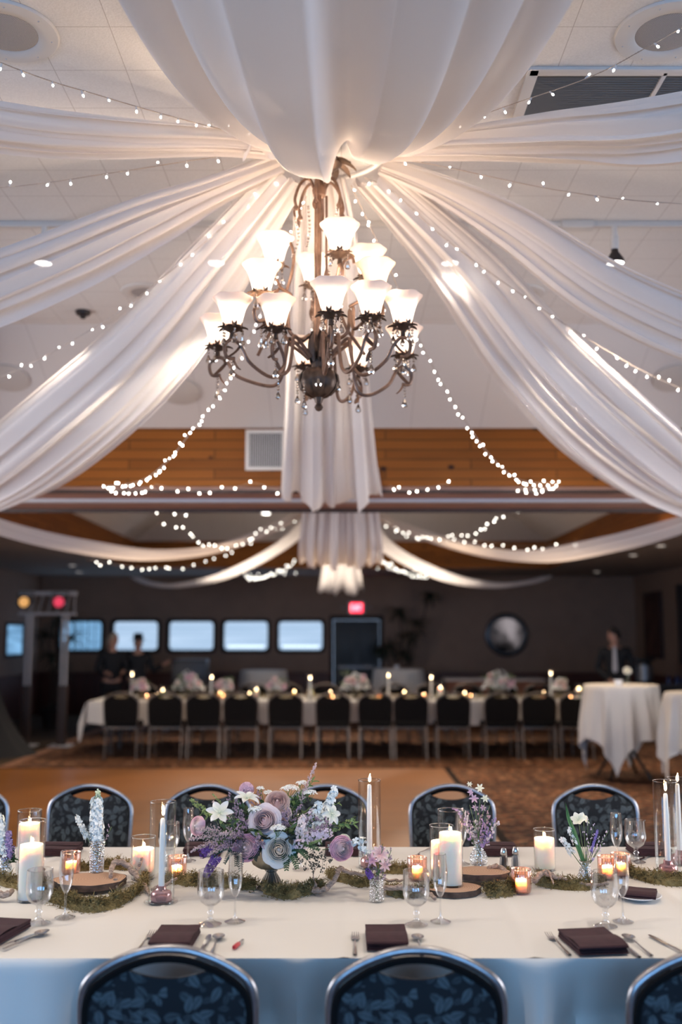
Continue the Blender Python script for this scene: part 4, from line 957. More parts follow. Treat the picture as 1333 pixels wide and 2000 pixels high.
nap(1158, 1850, .12, 'dark plum napkin folded flat at the right-hand place setting, between fork and knife')
nap(755, 1842, .0, 'dark plum napkin behind the middle chair, at the centre place setting', w_=.125)
nap(342, 1843, -.03, 'dark plum napkin behind the left chair, at the left place setting', w_=.125)
nap(-12, 1828, -.2, 'dark plum napkin at the left edge, cut by the frame')
for px, l in ((118,'plum napkin on the far edge of the table in front of the left chair'),(398,'plum napkin on the far edge, left of the bouquet'),(672,'plum napkin on the far edge, hidden behind the right of the bouquet'),(972,'plum napkin on the far edge, behind the salt and pepper'),(1268,'plum napkin on the far edge at the right, behind the goblet')):
    nap(px, 1668, pi, l, w_=.16, d_=.14, layers=5)
# plate with napkin
pp = tp(1248, 1757)
o = M().lathe([(0,.0),(.045,.0),(.05,.003),(.078,.012),(.081,.014),(.078,.0155),(.05,.007),(.0,.006)], 48).build('bread_plate', china, loc=pp); tag(o, 'small white bread plate under a plum napkin at the right', 'plate')
napkin((pp.x, pp.y, pp.z+.012), -.35, .125, .115, 'dark plum napkin folded square on the small white plate', layers=2)
# flatware
def fork(o, ):
    M().tube([(0,-.10,.004),(0,-.03,.006),(0,.035,.010),(0,.048,.006)], [.0062,.0036,.0028,.004], 8, flat=.4).build('handle', silver, o)
    m = M(); m.grid(lambda u, v: Vector(((v-.5)*(.012+.012*min(1, u*2.2)), .045+.032*u, .006-.004*sin(pi*u*.9))), 6, 5); m.build('fork_head', silver, o)
    m = M()
    for k in range(4): x = -.0098+.0065*k; m.tube([(x,.075,.003),(x,.095,.004),(x,.113,.009)], [.0016,.0014,.0009], 5)
    m.build('tines', silver, o)
def spoon(o):
    M().tube([(0,-.09,.004),(0,-.02,.006),(0,.04,.010),(0,.052,.007)], [.0062,.0034,.0026,.003], 8, flat=.4).build('handle', silver, o)
    m = M(); m.grid(lambda u, v: Vector((.0195*u*cos(2*pi*v), .078+.028*u*sin(2*pi*v), .0015+.009*u*u)), 6, 20, cv=True); m.build('spoon_bowl', silver, o)
def knife(o):
    M().tube([(0,-.11,.004),(0,-.04,.006),(0,.0,.005)], [.0065,.0055,.0045], 8, flat=.5).build('handle', silver, o)
    m = M(); m.grid(lambda u, v: Vector(((v-.5)*.016*(1-.0*u)*(1 if u < .8 else 1-2.5*(u-.8)), .0+.105*u, .004)), 10, 3); m.build('blade', silver, o)
def flat(kind, px, py, rz, label):
    p = tp(px, py); o = empty(kind, tuple(p), rz, label, {'dinner_fork':'fork','teaspoon':'spoon','dinner_knife':'knife'}[kind])
    {'dinner_fork': fork, 'teaspoon': spoon, 'dinner_knife': knife}[kind](o); return o
flat('dinner_fork', 1093, 1850, .10, 'fork left of the right-hand plum napkin'); flat('dinner_knife', 1222, 1852, .10, 'knife just right of the right-hand plum napkin')
flat('teaspoon', 1249, 1853, .12, 'spoon right of the knife at the right-hand setting'); flat('dinner_knife', 1305, 1850, .25, 'knife at the right edge behind the cut-off chair')
flat('dinner_fork', 694, 1850, -.02, 'fork left of the napkin at the centre setting'); flat('dinner_fork', 282, 1846, -.06, 'fork left of the napkin at the left setting')
flat('teaspoon', 420, 1852, -.02, 'spoon between the left chair and the goblet'); flat('dinner_knife', 400, 1850, -.02, 'knife just left of the spoon, behind the left chair')
flat('teaspoon', 820, 1853, .0, 'spoon at the centre setting, mostly behind the middle chair')
flat('dinner_knife', 26, 1845, -.45, 'knife at the left edge beside the cut-off napkin'); flat('teaspoon', 48, 1842, -.42, 'spoon at the left edge, right of the knife')
flat('dinner_knife', 1262, 1678, 2.4, 'knife lying at the far side at the right'); flat('dinner_fork', 826, 1668, 2.7, 'fork lying at the far side behind the copper votive')
o = empty('waiter_knife', tuple(tp(466, 1850)), -.25, 'small red and steel bottle-opener knife on the cloth near the middle', 'corkscrew')
M().rbox((0,-.018,.006), (.012,.045,.011), .004).build('red_handle', mat('red_plastic', (.45,.02,.03), .35), o)
M().rbox((.0,.022,.005), (.009,.04,.007), .002).build('steel_lever', silver, o)

# ------------------------------------------------------------------ moss and driftwood
moss_m = bpy.data.materials.new('reindeer_moss'); moss_m.use_nodes = True; n = N(moss_m); v = n.coord()
n.out(n.ramp(n.noise(v, 22, 4, .7), [(.25,(.045,.028,.010)),(.42,(.15,.10,.028)),(.58,(.28,.205,.08)),(.78,(.42,.32,.15))])); n.b.inputs['Roughness'].default_value = .95
def moss(path, label, seed, dens=2600):
    """path: (px, py, half-width px) along the table"""
    rr = random.Random(seed); m = M(); P = []
    L = spline([(*tp(a, b)[:2], w_/530) for a, b, w_ in path], 6); tot = sum((Vector(b[:2])-Vector(a[:2])).length for a, b in zip(L, L[1:]))
    nst = int(dens*tot/.5)
    # lumpy bed
    nl = len(L)
    def bed(u, v):
        t = u*(nl-1); i = min(int(t), nl-2); f = t-i; a, b = L[i], L[i+1]; x = a[0]+(b[0]-a[0])*f; y = a[1]+(b[1]-a[1])*f; w_ = (a[2]+(b[2]-a[2])*f)*.85*(sin(pi*min(max(u,.02),.98))**.35)
        s_ = 2*v-1; nzv = noise.noise(Vector((x*26, s_*3, seed))); return Vector((x, y+s_*w_*(1+.35*nzv), TZ+.002+(.026+.016*nzv)*(1-s_*s_)**.6))
    m.grid(bed, nl*4, 9)
    for _ in range(nst):
        u = rr.random(); t = u*(nl-1); i = min(int(t), nl-2); f = t-i; a, b = L[i], L[i+1]
        w_ = a[2]+(b[2]-a[2])*f; s_ = max(-1.25, min(1.25, rr.gauss(0, .5))); x = a[0]+(b[0]-a[0])*f + rr.gauss(0,.006); y = a[1]+(b[1]-a[1])*f + s_*w_
        h = (.034+.022*noise.noise(Vector((x*26, s_*3, seed))))*max(0, 1-min(1, abs(s_))**2)**.6
        z = TZ+.003+h*rr.uniform(.4,1.1); d = Vector((rr.gauss(0,1), rr.gauss(0,1), rr.gauss(.45,.7))).normalized(); e = Vector((rr.gauss(0,1), rr.gauss(0,1), rr.gauss(0,.8))).normalized()
        l_ = rr.uniform(.009,.024); q = Vector((x, y, z)); pts = [q, q+d*l_*.5, q+d*l_*.75+e*l_*.45]
        sd = d.cross(e); sd = sd.normalized()*rr.uniform(.0010,.0020) if sd.length > .01 else Vector((.001,0,0))
        vs = []
        for k, p in enumerate(pts):
            p.z = max(p.z, TZ+.002); vs += [p-sd*(1-.3*k), p+sd*(1-.3*k)]
        m.add(vs, [(0,1,3,2), (2,3,5,4)])
    o = m.build('moss_run', moss_m, smooth=False); return tag(o, label, 'moss', kind='stuff')
moss([(-20,1722,14),(40,1735,22),(95,1738,26)], 'dry green-brown moss at the left edge of the table', 1, 2600)
moss([(60,1745,24),(120,1765,22),(170,1778,20),(230,1770,20),(275,1742,22),(285,1722,16)], 'thick moss ring in front of the left wood slice', 2, 3600)
moss([(150,1702,10),(215,1697,12),(250,1700,10)], 'low moss behind the left wood slice', 3, 2600)
moss([(320,1725,22),(380,1728,22),(440,1730,24),(500,1738,22)], 'moss run between the left hurricane and the bouquet bowl', 4, 3000)
moss([(515,1745,22),(560,1752,26),(600,1745,22),(630,1742,10)], 'clump of dark moss in front of the bouquet bowl', 5, 4200)
moss([(640,1715,16),(700,1730,16),(735,1728,14)], 'moss patch between driftwood and the square bud vase', 6, 2800)
moss([(735,1705,10),(780,1706,10),(800,1708,8)], 'thin moss behind the square bud vase', 7, 2600)
moss([(755,1748,14),(800,1752,16),(850,1745,14)], 'moss around the driftwood left of the bark slices', 8, 3000)
moss([(950,1750,18),(985,1748,24),(1010,1735,20),(990,1715,14)], 'moss clump between the bark slices and the copper votive', 9, 3600)
moss([(1045,1728,18),(1090,1735,18),(1140,1738,16),(1180,1728,16)], 'moss run at the foot of the long-leaf bud vase', 10, 3000)
moss([(1230,1712,16),(1280,1725,24),(1345,1728,28)], 'thick moss at the right edge of the table', 11, 3800)
drift_m = speckle('weathered_driftwood', (.36,.26,.20), .55, 70, .85, bump=.9, stretch=(1,1,4))
def drift(pts, label, seed=0):
    m = M()
    for br_ in pts:
        L = spline([(*tp(a, b), r_/530) for a, b, z_, r_ in br_], 5); Z = spline([(z_,) for a, b, z_, r_ in br_], 5)
        pp_ = [Vector((l[0], l[1], TZ+z[0]/530)) + Vector((0,.004*sin(k*1.7+seed),.003*cos(k*2.1+seed))) for k, (l, z) in enumerate(zip(L, Z))]
        m.tube(pp_, [max(.0012, l[3]*.78)*(1+.10*sin(k*2.3+seed)) for k, l in enumerate(L)], 9)
    return tag(m.build('driftwood', drift_m), label, 'driftwood')
drift([[(215,1738,24,5),(222,1728,42,8),(245,1726,38,8),(265,1732,22,8),(282,1742,12,6),(292,1752,6,4)],[(262,1730,24,6),(272,1728,38,5),(277,1726,52,3)],[(225,1740,20,6),(228,1745,12,3)]], 'twisted piece of driftwood right of the white stock bud vase', 1)
drift([[(296,1745,8,4),(320,1742,12,5),(345,1735,20,3)]], 'small driftwood twig beside the right foot of the left hurricane', 2)
drift([[(615,1750,10,7),(635,1752,14,7),(655,1748,30,6),(664,1742,44,6),(680,1738,34,5),(715,1738,28,4),(760,1742,22,4),(790,1738,18,3)],[(612,1750,8,5),(618,1746,18,4)],[(620,1750,14,2),(612,1742,34,1.2),(625,1736,46,.8)]], 'long pale driftwood branch reaching right from the bouquet', 3)
drift([[(748,1752,16,6),(790,1755,20,7),(825,1755,14,6),(850,1762,8,5)]], 'driftwood stick behind the centre goblet', 4)
drift([[(955,1722,26,6),(975,1722,30,6),(1000,1730,18,5),(1012,1736,12,4)]], 'driftwood stick right of the raised wood slice', 5)
drift([[(1045,1738,16,8),(1062,1735,30,7),(1085,1735,22,6),(1120,1738,16,4),(1150,1740,12,4),(1190,1738,12,3)],[(1062,1735,28,4),(1072,1735,34,3),(1082,1740,14,2)]], 'driftwood branch between the right copper votive and the long-leaf vase', 6)
drift([[(-15,1760,14,8),(10,1765,16,8),(25,1758,18,5)]], 'pale driftwood end at the left edge of the photo', 7)
drift([[(85,1712,14,4),(75,1715,24,3),(90,1722,8,4)]], 'short driftwood stub behind the left goblet', 8)
# ------------------------------------------------------------------ flowers
def petal_mat(name, a, b, tr=.38):
    """petal colour runs from the flower's heart (a) to the petal rim (b)"""
    if name in MC: return MC[name]
    m = bpy.data.materials.new(name); m.use_nodes = True; n = N(m); n.n.remove(n.b); v = n.coord()
    r = n.a('ShaderNodeVectorMath', {0: v}, operation='LENGTH').outputs[1]
    c = n.ramp(n.m('MULTIPLY', r, 20.0), [(.15, a), (.85, b)])
    d = n.a('ShaderNodeBsdfDiffuse', {0: c}).outputs[0]; t = n.a('ShaderNodeBsdfTranslucent', {0: c}).outputs[0]
    n.surf(n.a('ShaderNodeMixShader', {0: tr, 1: d, 2: t}).outputs[0]); MC[name] = m; return m
blush = petal_mat('blush_rose_petal', (.93,.62,.59), (.95,.83,.81)); cream = petal_mat('cream_rose_petal', (.93,.76,.62), (.95,.92,.87))
pinkr = petal_mat('pink_ranunculus_petal', (.90,.84,.76), (.92,.60,.72)); peach = petal_mat('peach_ranunculus_petal', (.90,.62,.55), (.94,.78,.72))
whitep = petal_mat('white_petal', (.88,.88,.70), (.94,.94,.91)); carn = petal_mat('pink_carnation_petal', (.75,.45,.55), (.90,.68,.74))
lilac = petal_mat('lilac_floret', (.62,.45,.58), (.82,.70,.80)); mauve = speckle('mauve_sprig', (.36,.24,.29), .4, 200, .8); purple = speckle('purple_statice', (.17,.075,.30), .5, 160, .8)
pale = speckle('pale_pink_astilbe', (.62,.44,.42), .2, 150, .8); wfl = speckle('white_floret', (.80,.81,.76), .08, 100, .7); lav = speckle('lavender_bud', (.40,.27,.46), .3, 150, .8)
green = speckle('leaf_green', (.045,.085,.025), .4, 40, .55); teal = speckle('teal_fern', (.012,.055,.045), .4, 40, .5); lime = speckle('fresh_green', (.20,.28,.09), .25, 40, .55); stemg = speckle('stem_green', (.10,.16,.05), .3, 40, .6)
darkg = speckle('dark_sprig', (.03,.035,.025), .4, 40, .8)
def orient(d):
    return Vector(d).normalized().to_track_quat('Z', 'Y').to_matrix().to_4x4()
def rose(name, parent, p, d, r, mt, layers=6, n0=3, seed=0, tight=1.0, label=None):
    """spiral of broad overlapping petals, the outer ones rolling outward (axis = local Z)"""
    rr = random.Random(seed); m = M(); layers += 2
    for L in range(layers):
        t = (L+1)/layers; k = 3 + L//2; rim = r*t**.9; zr = r*(.55-.42*t**1.6); out_ = max(0, (t-.55)/.45)
        for j in range(k):
            a0 = 2*pi*j/k + L*1.25 + rr.uniform(-.15,.15); wid = 2*pi/k*(1.45 if L > 1 else 1.2); dz = rr.uniform(-.04,.04)*r; wv = rr.uniform(0, 6)
            def fn(u, v):
                q = 2*v-1; a = a0 + q*.5*wid*(.55+.45*min(1, u*1.6)); e = 1-.16*abs(q)**3*u
                rad = .14*r + (rim-.14*r)*(u**.55) + r*.10*sin(pi*u)*(1-out_) + out_*r*.13*max(0, u-.75)*4*(1-abs(q)**3)
                z = -.55*r + (zr+.55*r+dz)*(u**.9)*e - out_*r*.22*max(0, u-.78)**1.0*3 + .035*r*sin(6*v+wv)*u*t
                rad *= 1 + .025*sin(5*v*2+wv)*u + (.05*L/layers*q if L > 1 else .16*q)
                return Vector((rad*cos(a), rad*sin(a), z))
            m.grid(fn, 9, 9)
    m.ball((0,0,.18*r), .15*r, 8, (1,1,1.6))
    o = m.build(name, mt, parent); o.matrix_local = Matrix.Translation(Vector(p)) @ orient(d)
    if label: o['label'] = label
    return o
def rununc(name, parent, p, d, r, mt, seed=0):
    """many thin concentric petals whose rims show as rings"""
    rr = random.Random(seed); m = M(); LN = 9
    for L in range(LN):
        t = (L+.8)/LN; k = 4+L//2; rim = r*t; zr = r*(.50-.46*t*t)
        for j in range(k):
            a0 = 2*pi*j/k + L*.9 + rr.uniform(-.15,.15); wid = 2*pi/k*1.35; dz = rr.uniform(-.035,.035)*r; wv = rr.uniform(0, 6); inw = rr.uniform(.03,.09)
            def fn(u, v):
                q = 2*v-1; a = a0+q*.5*wid; e = 1-.13*q*q*u
                rad = .1*r+(rim+.10*r-.1*r)*sin(pi*.5*min(1, u*1.25)) - r*inw*max(0, u-.7)*3.0
                z = -.5*r + (zr+.5*r+dz)*u*e + .015*r*sin(9*v+wv)*u
                rad *= 1+.03*q
                return Vector((rad*cos(a), rad*sin(a), z))
            m.grid(fn, 7, 7)
    m.ball((0,0,.36*r), .12*r, 8)
    o = m.build(name, mt, parent); o.matrix_local = Matrix.Translation(Vector(p)) @ orient(d); return o
def plume(name, parent, base, tip, spread, n_, mt, seed=0, bud=.0019):
    """feathery astilbe-like panicle: side branches get shorter to the tip"""
    rr = random.Random(seed); base, tip = Vector(base), Vector(tip); m = M(); ax = (tip-base); ln = ax.length; ax.normalize(); m.tube([base, (base+tip)/2+Vector((0,0,.006)), tip], .0010, 5); s_ = ax.orthogonal().normalized(); b_ = ax.cross(s_)
    for k in range(n_):
        t = .35+.65*k/n_; a = k*2.4; d = (s_*cos(a)+b_*sin(a)+ax*.8).normalized(); L = spread*(1.08-t)/.7*rr.uniform(.7,1.1); q0 = base.lerp(tip, t)+Vector((0,0,.012*sin(pi*t)))
        m.cur = 0; m.tube([q0, q0+d*L], .0005, 3); m.cur = 1
        for j in range(8): m.ball(q0+d*L*(j+1)/8+Vector((rr.gauss(0,1), rr.gauss(0,1), rr.gauss(0,1)))*.0016, bud*rr.uniform(.7,1.3)*(1.15-.06*j), 5, (1,1,1.3))
    return m.build(name, [stemg, mt], parent)
def star(name, parent, p, d, r, mt, n_=6, w_=.36, droop=.2, seed=0):
    rr = random.Random(seed); m = M()
    for j in range(n_):
        a = 2*pi*j/n_+rr.uniform(-.12,.12); c_, s_ = cos(a), sin(a); dr_ = droop*rr.uniform(.4,1.6); ll = r*rr.uniform(.88,1.08)
        m.grid(lambda u, v: Vector((c_*u*ll - s_*(v-.5)*r*w_*2*sin(pi*(u*.93+.05))**.8*.9, s_*u*ll + c_*(v-.5)*r*w_*2*sin(pi*(u*.93+.05))**.8*.9, r*(.28*u-.28*dr_*4*u*u*u+.10*(2*v-1)**2))), 8, 5)
    m.ball((0,0,r*.05), r*.10, 8, (1,1,1.4))
    o = m.build(name, mt, parent); o.matrix_local = Matrix.Translation(Vector(p)) @ orient(d); return o
def florets(m, pts, r, rr, n_=5):
    for q, d in pts:
        X = Matrix.Translation(q) @ orient(d); s_ = r*rr.uniform(.7,1.25); m.X = X
        for j in range(n_):
            a = 2*pi*j/n_+rr.random(); c_, s2 = cos(a), sin(a)
            m.add([(0,0,0),(c_*s_*.6-s2*s_*.36, s2*s_*.6+c_*s_*.36, s_*.25),(c_*s_, s2*s_, s_*.12),(c_*s_*.6+s2*s_*.36, s2*s_*.6-c_*s_*.36, s_*.25)], [(0,1,2,3)])
    m.X = None
def spike(name, parent, base, tip, r0, r1, n_, fr, mt, seed=0, bend=(0,0,0), stem=True, n5=5, clear=0.15):
    """flower spike: florets packed round a stem"""
    rr = random.Random(seed); base, tip = Vector(base), Vector(tip); mid = (base+tip)/2+Vector(bend); m = M()
    q = lambda t: base*(1-t)**2 + mid*2*t*(1-t) + tip*t*t
    if stem: m.tube([q(k/8) for k in range(9)], [.0018*(1-.5*k/8) for k in range(9)], 6)
    m.cur = 1; P = []
    for k in range(n_):
        t = clear+(1-clear)*(k+.5)/n_; a = k*2.4+rr.uniform(-.3,.3); rad = (r0+(r1-r0)*(t-clear)/(1-clear)); ax = (q(min(1,t+.02))-q(t-.02)).normalized(); s_ = ax.orthogonal().normalized(); b_ = ax.cross(s_)
        d = s_*cos(a)+b_*sin(a); P.append((q(t)+d*rad, d+ax*.35))
    florets(m, P, fr, rr, n5); return m.build(name, [stemg, mt], parent)
def spray(name, parent, base, tip, spread, nbr, nb, mt, br=.0018, seed=0, stemmt=None):
    """branching airy sprig with tiny buds"""
    rr = random.Random(seed); base, tip = Vector(base), Vector(tip); m = M(); m.tube([base, (base+tip)/2, tip], .0011, 5); L = (tip-base).length
    for k in range(nbr):
        t = .30+.7*k/nbr; s_ = base+(tip-base)*t; d = ((tip-base).normalized()*.8+Vector((rr.gauss(0,1), rr.gauss(0,1), rr.gauss(0,.8)))*.6).normalized(); e = s_+d*spread*rr.uniform(.5,1); m.cur = 0; m.tube([s_, (s_+e)/2+Vector((0,0,.002)), e], .0006, 4)
        m.cur = 1
        for j in range(nb):
            q = s_+(e-s_)*(.35+.65*(j+1)/nb)+Vector((rr.gauss(0,1), rr.gauss(0,1), rr.gauss(0,1)))*spread*.07; m.ball(q, br*rr.uniform(.7,1.4), 5, (1,1,1.4))
    return m.build(name, [stemmt or stemg, mt], parent)
def foliage(name, parent, base, tips, mt, n_=8, L=.03, W=.012, seed=0, fern=False):
    rr = random.Random(seed); m = M(); base = Vector(base)
    for tip in tips:
        tip = Vector(tip); q = lambda t: base.lerp(tip, t)+Vector((0,0,.02*sin(pi*t)))
        m.tube([q(k/6) for k in range(7)], [.0012]*7, 5); ax = (tip-base).normalized()
        sd0 = ax.cross(Vector((0,-.5,1))).normalized()
        for k in range(n_):
            t = .3+.7*k/(n_-1)
            for s_ in (-1, 1):
                if fern: d = sd0*s_+ax*.7; leaf(m, q(t), d, L*(1.25-t*.9), W*.8, .15, Vector((rr.gauss(0,.2),-.6,1)), 5, .1)
                else: d = sd0*s_*rr.uniform(.4,1)+ax*rr.uniform(.4,.9)+Vector((rr.gauss(0,.25), rr.gauss(0,.25), rr.gauss(0,.25))); leaf(m, q(t), d, L*rr.uniform(.7,1.2), W, rr.uniform(.0,.5), Vector((rr.gauss(0,.5),-.4,1)), 5, .2)
    return m.build(name, mt, parent)

# footed bowl
bp = tp(530, 1738); bo = empty('footed_bowl', tuple(bp), 0, 'antique brass footed bowl with fluted sides holding the bouquet', 'bowl')
M().lathe([(.0,.0),(.050,.0),(.052,.004),(.046,.009),(.040,.020),(.030,.040),(.020,.056),(.018,.062),(.024,.066),(.022,.072)], 60, rib=.03, ribn=20).build('foot', brass_dark, bo)
M().lathe([(.0,.070),(.022,.072),(.050,.078),(.070,.092),(.079,.112),(.080,.130),(.077,.146),(.082,.152),(.079,.154),(.074,.146),(.074,.112),(.055,.088),(0,.08)], 72, rib=.022, ribn=16).build('bowl', brass_bowl, bo)
# bouquet
BO = bp + Vector((0,0,.13)); bq = empty('bouquet', tuple(BO), 0, 'large loose bouquet of blush roses, pink ranunculus and white blooms in the brass bowl', 'flower arrangement')
def bl_(px, py, Y): return at(px, py, Y=Y) - BO
r_ = .052
m = M(); m.ball((0,0,.0), .072, 16, (1,1,.6)); m.build('flower_foam', darkg, bq)
rose('rose', bq, bl_(517,1603,3.71), (-.15,-1,.35), .056, blush, 6, 3, 1, label='blush pink rose')
rose('rose', bq, bl_(545,1660,3.66), (.05,-1,.25), .056, cream, 6, 3, 2, label='cream rose')
rose('rose', bq, bl_(548,1590,3.77), (.3,-.9,.5), .040, blush, 5, 3, 12, label='small blush rose behind the pink one')
rununc('ranunculus', bq, bl_(480,1656,3.67), (-.12,-1,.30), .046, pinkr, 3)['label'] = 'pink ranunculus'
rununc('ranunculus', bq, bl_(542,1567,3.77), (.05,-.9,.5), .044, peach, 4)['label'] = 'peach ranunculus'
rununc('ranunculus', bq, bl_(668,1657,3.72), (.35,-.9,.05), .043, pinkr, 5)['label'] = 'pink ranunculus at the right end'
rununc('ranunculus', bq, bl_(386,1613,3.75), (-.6,-.8,.2), .034, pinkr, 6)['label'] = 'pink ranunculus at the left end'
for k, (px, py, Y, r0) in enumerate([(482,1543,3.86,.036),(672,1642,3.78,.030)]):
    rr = random.Random(40+k); m = M(); P = []
    for j in range(120):
        a = j*2.4; t = sqrt((j+.5)/120); th = t*1.75; d = Vector((sin(th)*cos(a), sin(th)*sin(a), cos(th))); P.append((d*r0*.62, d))
    florets(m, P, r0*.42, rr, 4); o = m.build('carnation', carn if k == 0 else whitep, bq); o.location = bl_(px, py, Y)
star('star_flower', bq, bl_(429,1588,3.70), (-.05,-.75,.75), .052, whitep, 6, .30, .1, 1); star('star_flower', bq, bl_(483,1560,3.74), (.1,-.25,1), .054, whitep, 6, .26, .2, 2)
star('star_flower', bq, bl_(648,1590,3.72), (.5,-.8,.3), .040, whitep, 6, .3, .3, 3)
for nm, b, t_, r0, r1, k, fr, mt_, sd in [
    ('white_stock', (606,1660,3.76), (655,1540,3.80), .022, .007, 60, .016, wfl, 1), ('white_stock', (585,1640,3.75), (625,1570,3.74), .02, .010, 34, .014, wfl, 2),
    ('snapdragon', (480,1640,3.78), (372,1562,3.80), .012, .004, 34, .010, lime, 4),
    ('snapdragon', (600,1650,3.80), (695,1598,3.82), .010, .005, 30, .009, lime, 5), ('pink_stock', (585,1645,3.68), (590,1596,3.64), .012, .008, 22, .013, blush, 6),
    ('lilac_sprig', (560,1650,3.70), (600,1648,3.62), .014, .012, 26, .010, lilac, 7), ('lilac_sprig', (590,1640,3.72), (645,1625,3.66), .018, .014, 34, .011, lilac, 8),
    ('lilac_sprig', (570,1625,3.72), (612,1585,3.70), .014, .010, 22, .009, lilac, 31),
    ('statice_cluster', (415,1655,3.72), (393,1668,3.68), .017, .015, 60, .0075, purple, 9), ('statice_cluster', (425,1672,3.72), (412,1692,3.68), .017, .014, 60, .0075, purple, 10), ('statice_cluster', (412,1692,3.72), (402,1710,3.68), .014, .010, 50, .0075, purple, 11),
    
    ('veronica_spike', (600,1650,3.66), (628,1640,3.60), .004, .002, 40, .004, lime, 16), ('veronica_spike', (460,1600,3.74), (415,1550,3.78), .004, .002, 40, .004, lime, 17),
    ('sweet_pea', (630,1660,3.74), (714,1640,3.74), .010, .006, 26, .013, wfl, 18), ('sweet_pea', (700,1650,3.74), (722,1668,3.72), .006, .004, 14, .011, wfl, 19)]:
    spike(nm, bq, bl_(*b), bl_(*t_), r0, r1, k, fr, mt_, sd)
for sd, (b_, t_, sp_, n__, bd) in enumerate([((570,1620,3.80),(619,1488,3.84),.020,26,.0022),((470,1640,3.70),(368,1640,3.70),.030,26,.0018),((460,1635,3.70),(385,1622,3.66),.030,26,.0018),((470,1630,3.72),(415,1565,3.76),.022,20,.0018),((470,1650,3.70),(405,1672,3.64),.026,24,.0018),((455,1640,3.7),(372,1664,3.66),.024,22,.0018),((480,1640,3.68),(430,1630,3.62),.030,24,.0018)]):
    plume('astilbe_plume', bq, bl_(*b_), bl_(*t_), sp_, n__, pale, 90+sd, bd)
for k, (px, py, Y, w_) in enumerate([(567,1541,3.84,.036),(606,1549,3.82,.026),(543,1618,3.66,.030),(499,1581,3.72,.026),(590,1530,3.86,.022),(524,1548,3.84,.016),(509,1540,3.86,.014)]):
    rr = random.Random(60+k); m = M(); c0 = bl_(px, py, Y); m.tube([c0-Vector((c0.x*.35,0,.06)), c0], .0016, 5)
    for j in range(5): m.tube([c0-Vector((0,0,.03)), c0+Vector((w_*.7*cos(j*1.26), w_*.7*sin(j*1.26), 0))], .0008, 4)
    m.cur = 1; P = []
    for j in range(int(1500*w_)): a = j*2.4; t = sqrt((j+.5)/(1500*w_)); P.append((c0+Vector((w_*t*cos(a), w_*t*sin(a), w_*.35*(1-t*t)+rr.uniform(-.003,.003))), Vector((t*cos(a), t*sin(a)-.3, 1))))
    florets(m, P, .0062, rr, 4); m.build('yarrow_head', [stemg, wfl], bq)
for k, (b, t_, sp_, nb_, mt_) in enumerate([((500,1640,3.72),(465,1590,3.68),.045,10,mauve),((500,1650,3.72),(455,1620,3.64),.05,10,mauve),((490,1650,3.72),(440,1640,3.64),.05,10,mauve),((510,1650,3.7),(510,1640,3.62),.035,9,mauve),((540,1640,3.74),(580,1580,3.74),.045,9,mauve),((560,1640,3.74),(620,1600,3.70),.045,9,mauve),
    ((570,1640,3.74),(560,1590,3.70),.045,9,mauve),((480,1650,3.7),(420,1655,3.62),.04,9,mauve),((580,1660,3.7),(635,1680,3.62),.06,8,darkg),((580,1660,3.7),(612,1690,3.62),.05,8,darkg),((480,1620,3.75),(450,1555,3.76),.035,8,mauve),((600,1640,3.7),(640,1610,3.68),.04,9,mauve),((500,1600,3.75),(500,1550,3.8),.03,7,mauve)]):
    spray('limonium_spray', bq, bl_(*b), bl_(*t_), sp_, 11, nb_, mt_, .0021, 80+k, darkg)
foliage('fern', bq, bl_(560,1660,3.70), [bl_(580,1695,3.62), bl_(600,1675,3.62), bl_(560,1698,3.63), bl_(622,1660,3.64)], speckle('fern_green', (.022,.075,.028), .35, 60, .5), 12, .030, .009, 1, True)
foliage('fern', bq, bl_(470,1660,3.70), [bl_(420,1672,3.66), bl_(440,1685,3.66), bl_(462,1690,3.64), bl_(470,1700,3.63)], teal, 12, .026, .007, 2, True)
foliage('leaves', bq, bl_(530,1650,3.78), [bl_(440,1620,3.72), bl_(460,1570,3.78), bl_(520,1575,3.82), bl_(590,1560,3.84), bl_(640,1600,3.78), bl_(620,1640,3.72), bl_(500,1625,3.68), bl_(575,1620,3.68), bl_(600,1590,3.74), bl_(430,1650,3.72)], green, 11, .034, .015, 3)
foliage('leaves', bq, bl_(540,1640,3.80), [bl_(610,1528,3.84), bl_(570,1560,3.84), bl_(690,1610,3.80), bl_(660,1570,3.82), bl_(395,1590,3.8)], speckle('bright_leaf', (.11,.19,.055), .3, 40, .55), 8, .026, .012, 4)
foliage('leaves', bq, bl_(530,1655,3.72), [bl_(500,1672,3.66), bl_(520,1640,3.66), bl_(590,1660,3.66), bl_(570,1640,3.66), bl_(540,1625,3.7), bl_(460,1640,3.68)], darkg, 10, .03, .014, 5)

# bud vases
def bud_vase(px, py, prof, label, seg=24, rib=.04, ribn=12, mt=None, water=.05, wr=.015):
    p = tp(px, py, 0); o = empty('bud_vase', tuple(p), 0, label, 'vase')
    th = .002; inner = [(max(.001, r-th), z+(.004 if k == 0 else 0)) for k, (r, z) in enumerate(prof)]
    M().lathe([(0,0)]+prof+inner[::-1]+[(0,.004)], seg, rib=rib, ribn=ribn).build('vase_glass', mt or cut_glass, o)
    M().lathe([(prof[-1][0]-th,prof[-1][1]-.001),(prof[-1][0]-th*.5,prof[-1][1]+.0015),(prof[-1][0]+.0008,prof[-1][1]-.001)], seg, rib=rib, ribn=ribn).build('rim', stem_glass, o)
    return p
def blooms(name, p, label, cat='flowers'): return empty(name, (p.x, p.y, p.z+.015), 0, label, cat)
def rel(px, py, Y, b): return at(px, py, Y=Y) - Vector(b.location)
pv1 = bud_vase(188, 1727-4, [(.026,.0),(.027,.012),(.027,.09),(.030,.118)], 'ribbed clear tumbler vase on the left wood slice', 48, .03, 16); 
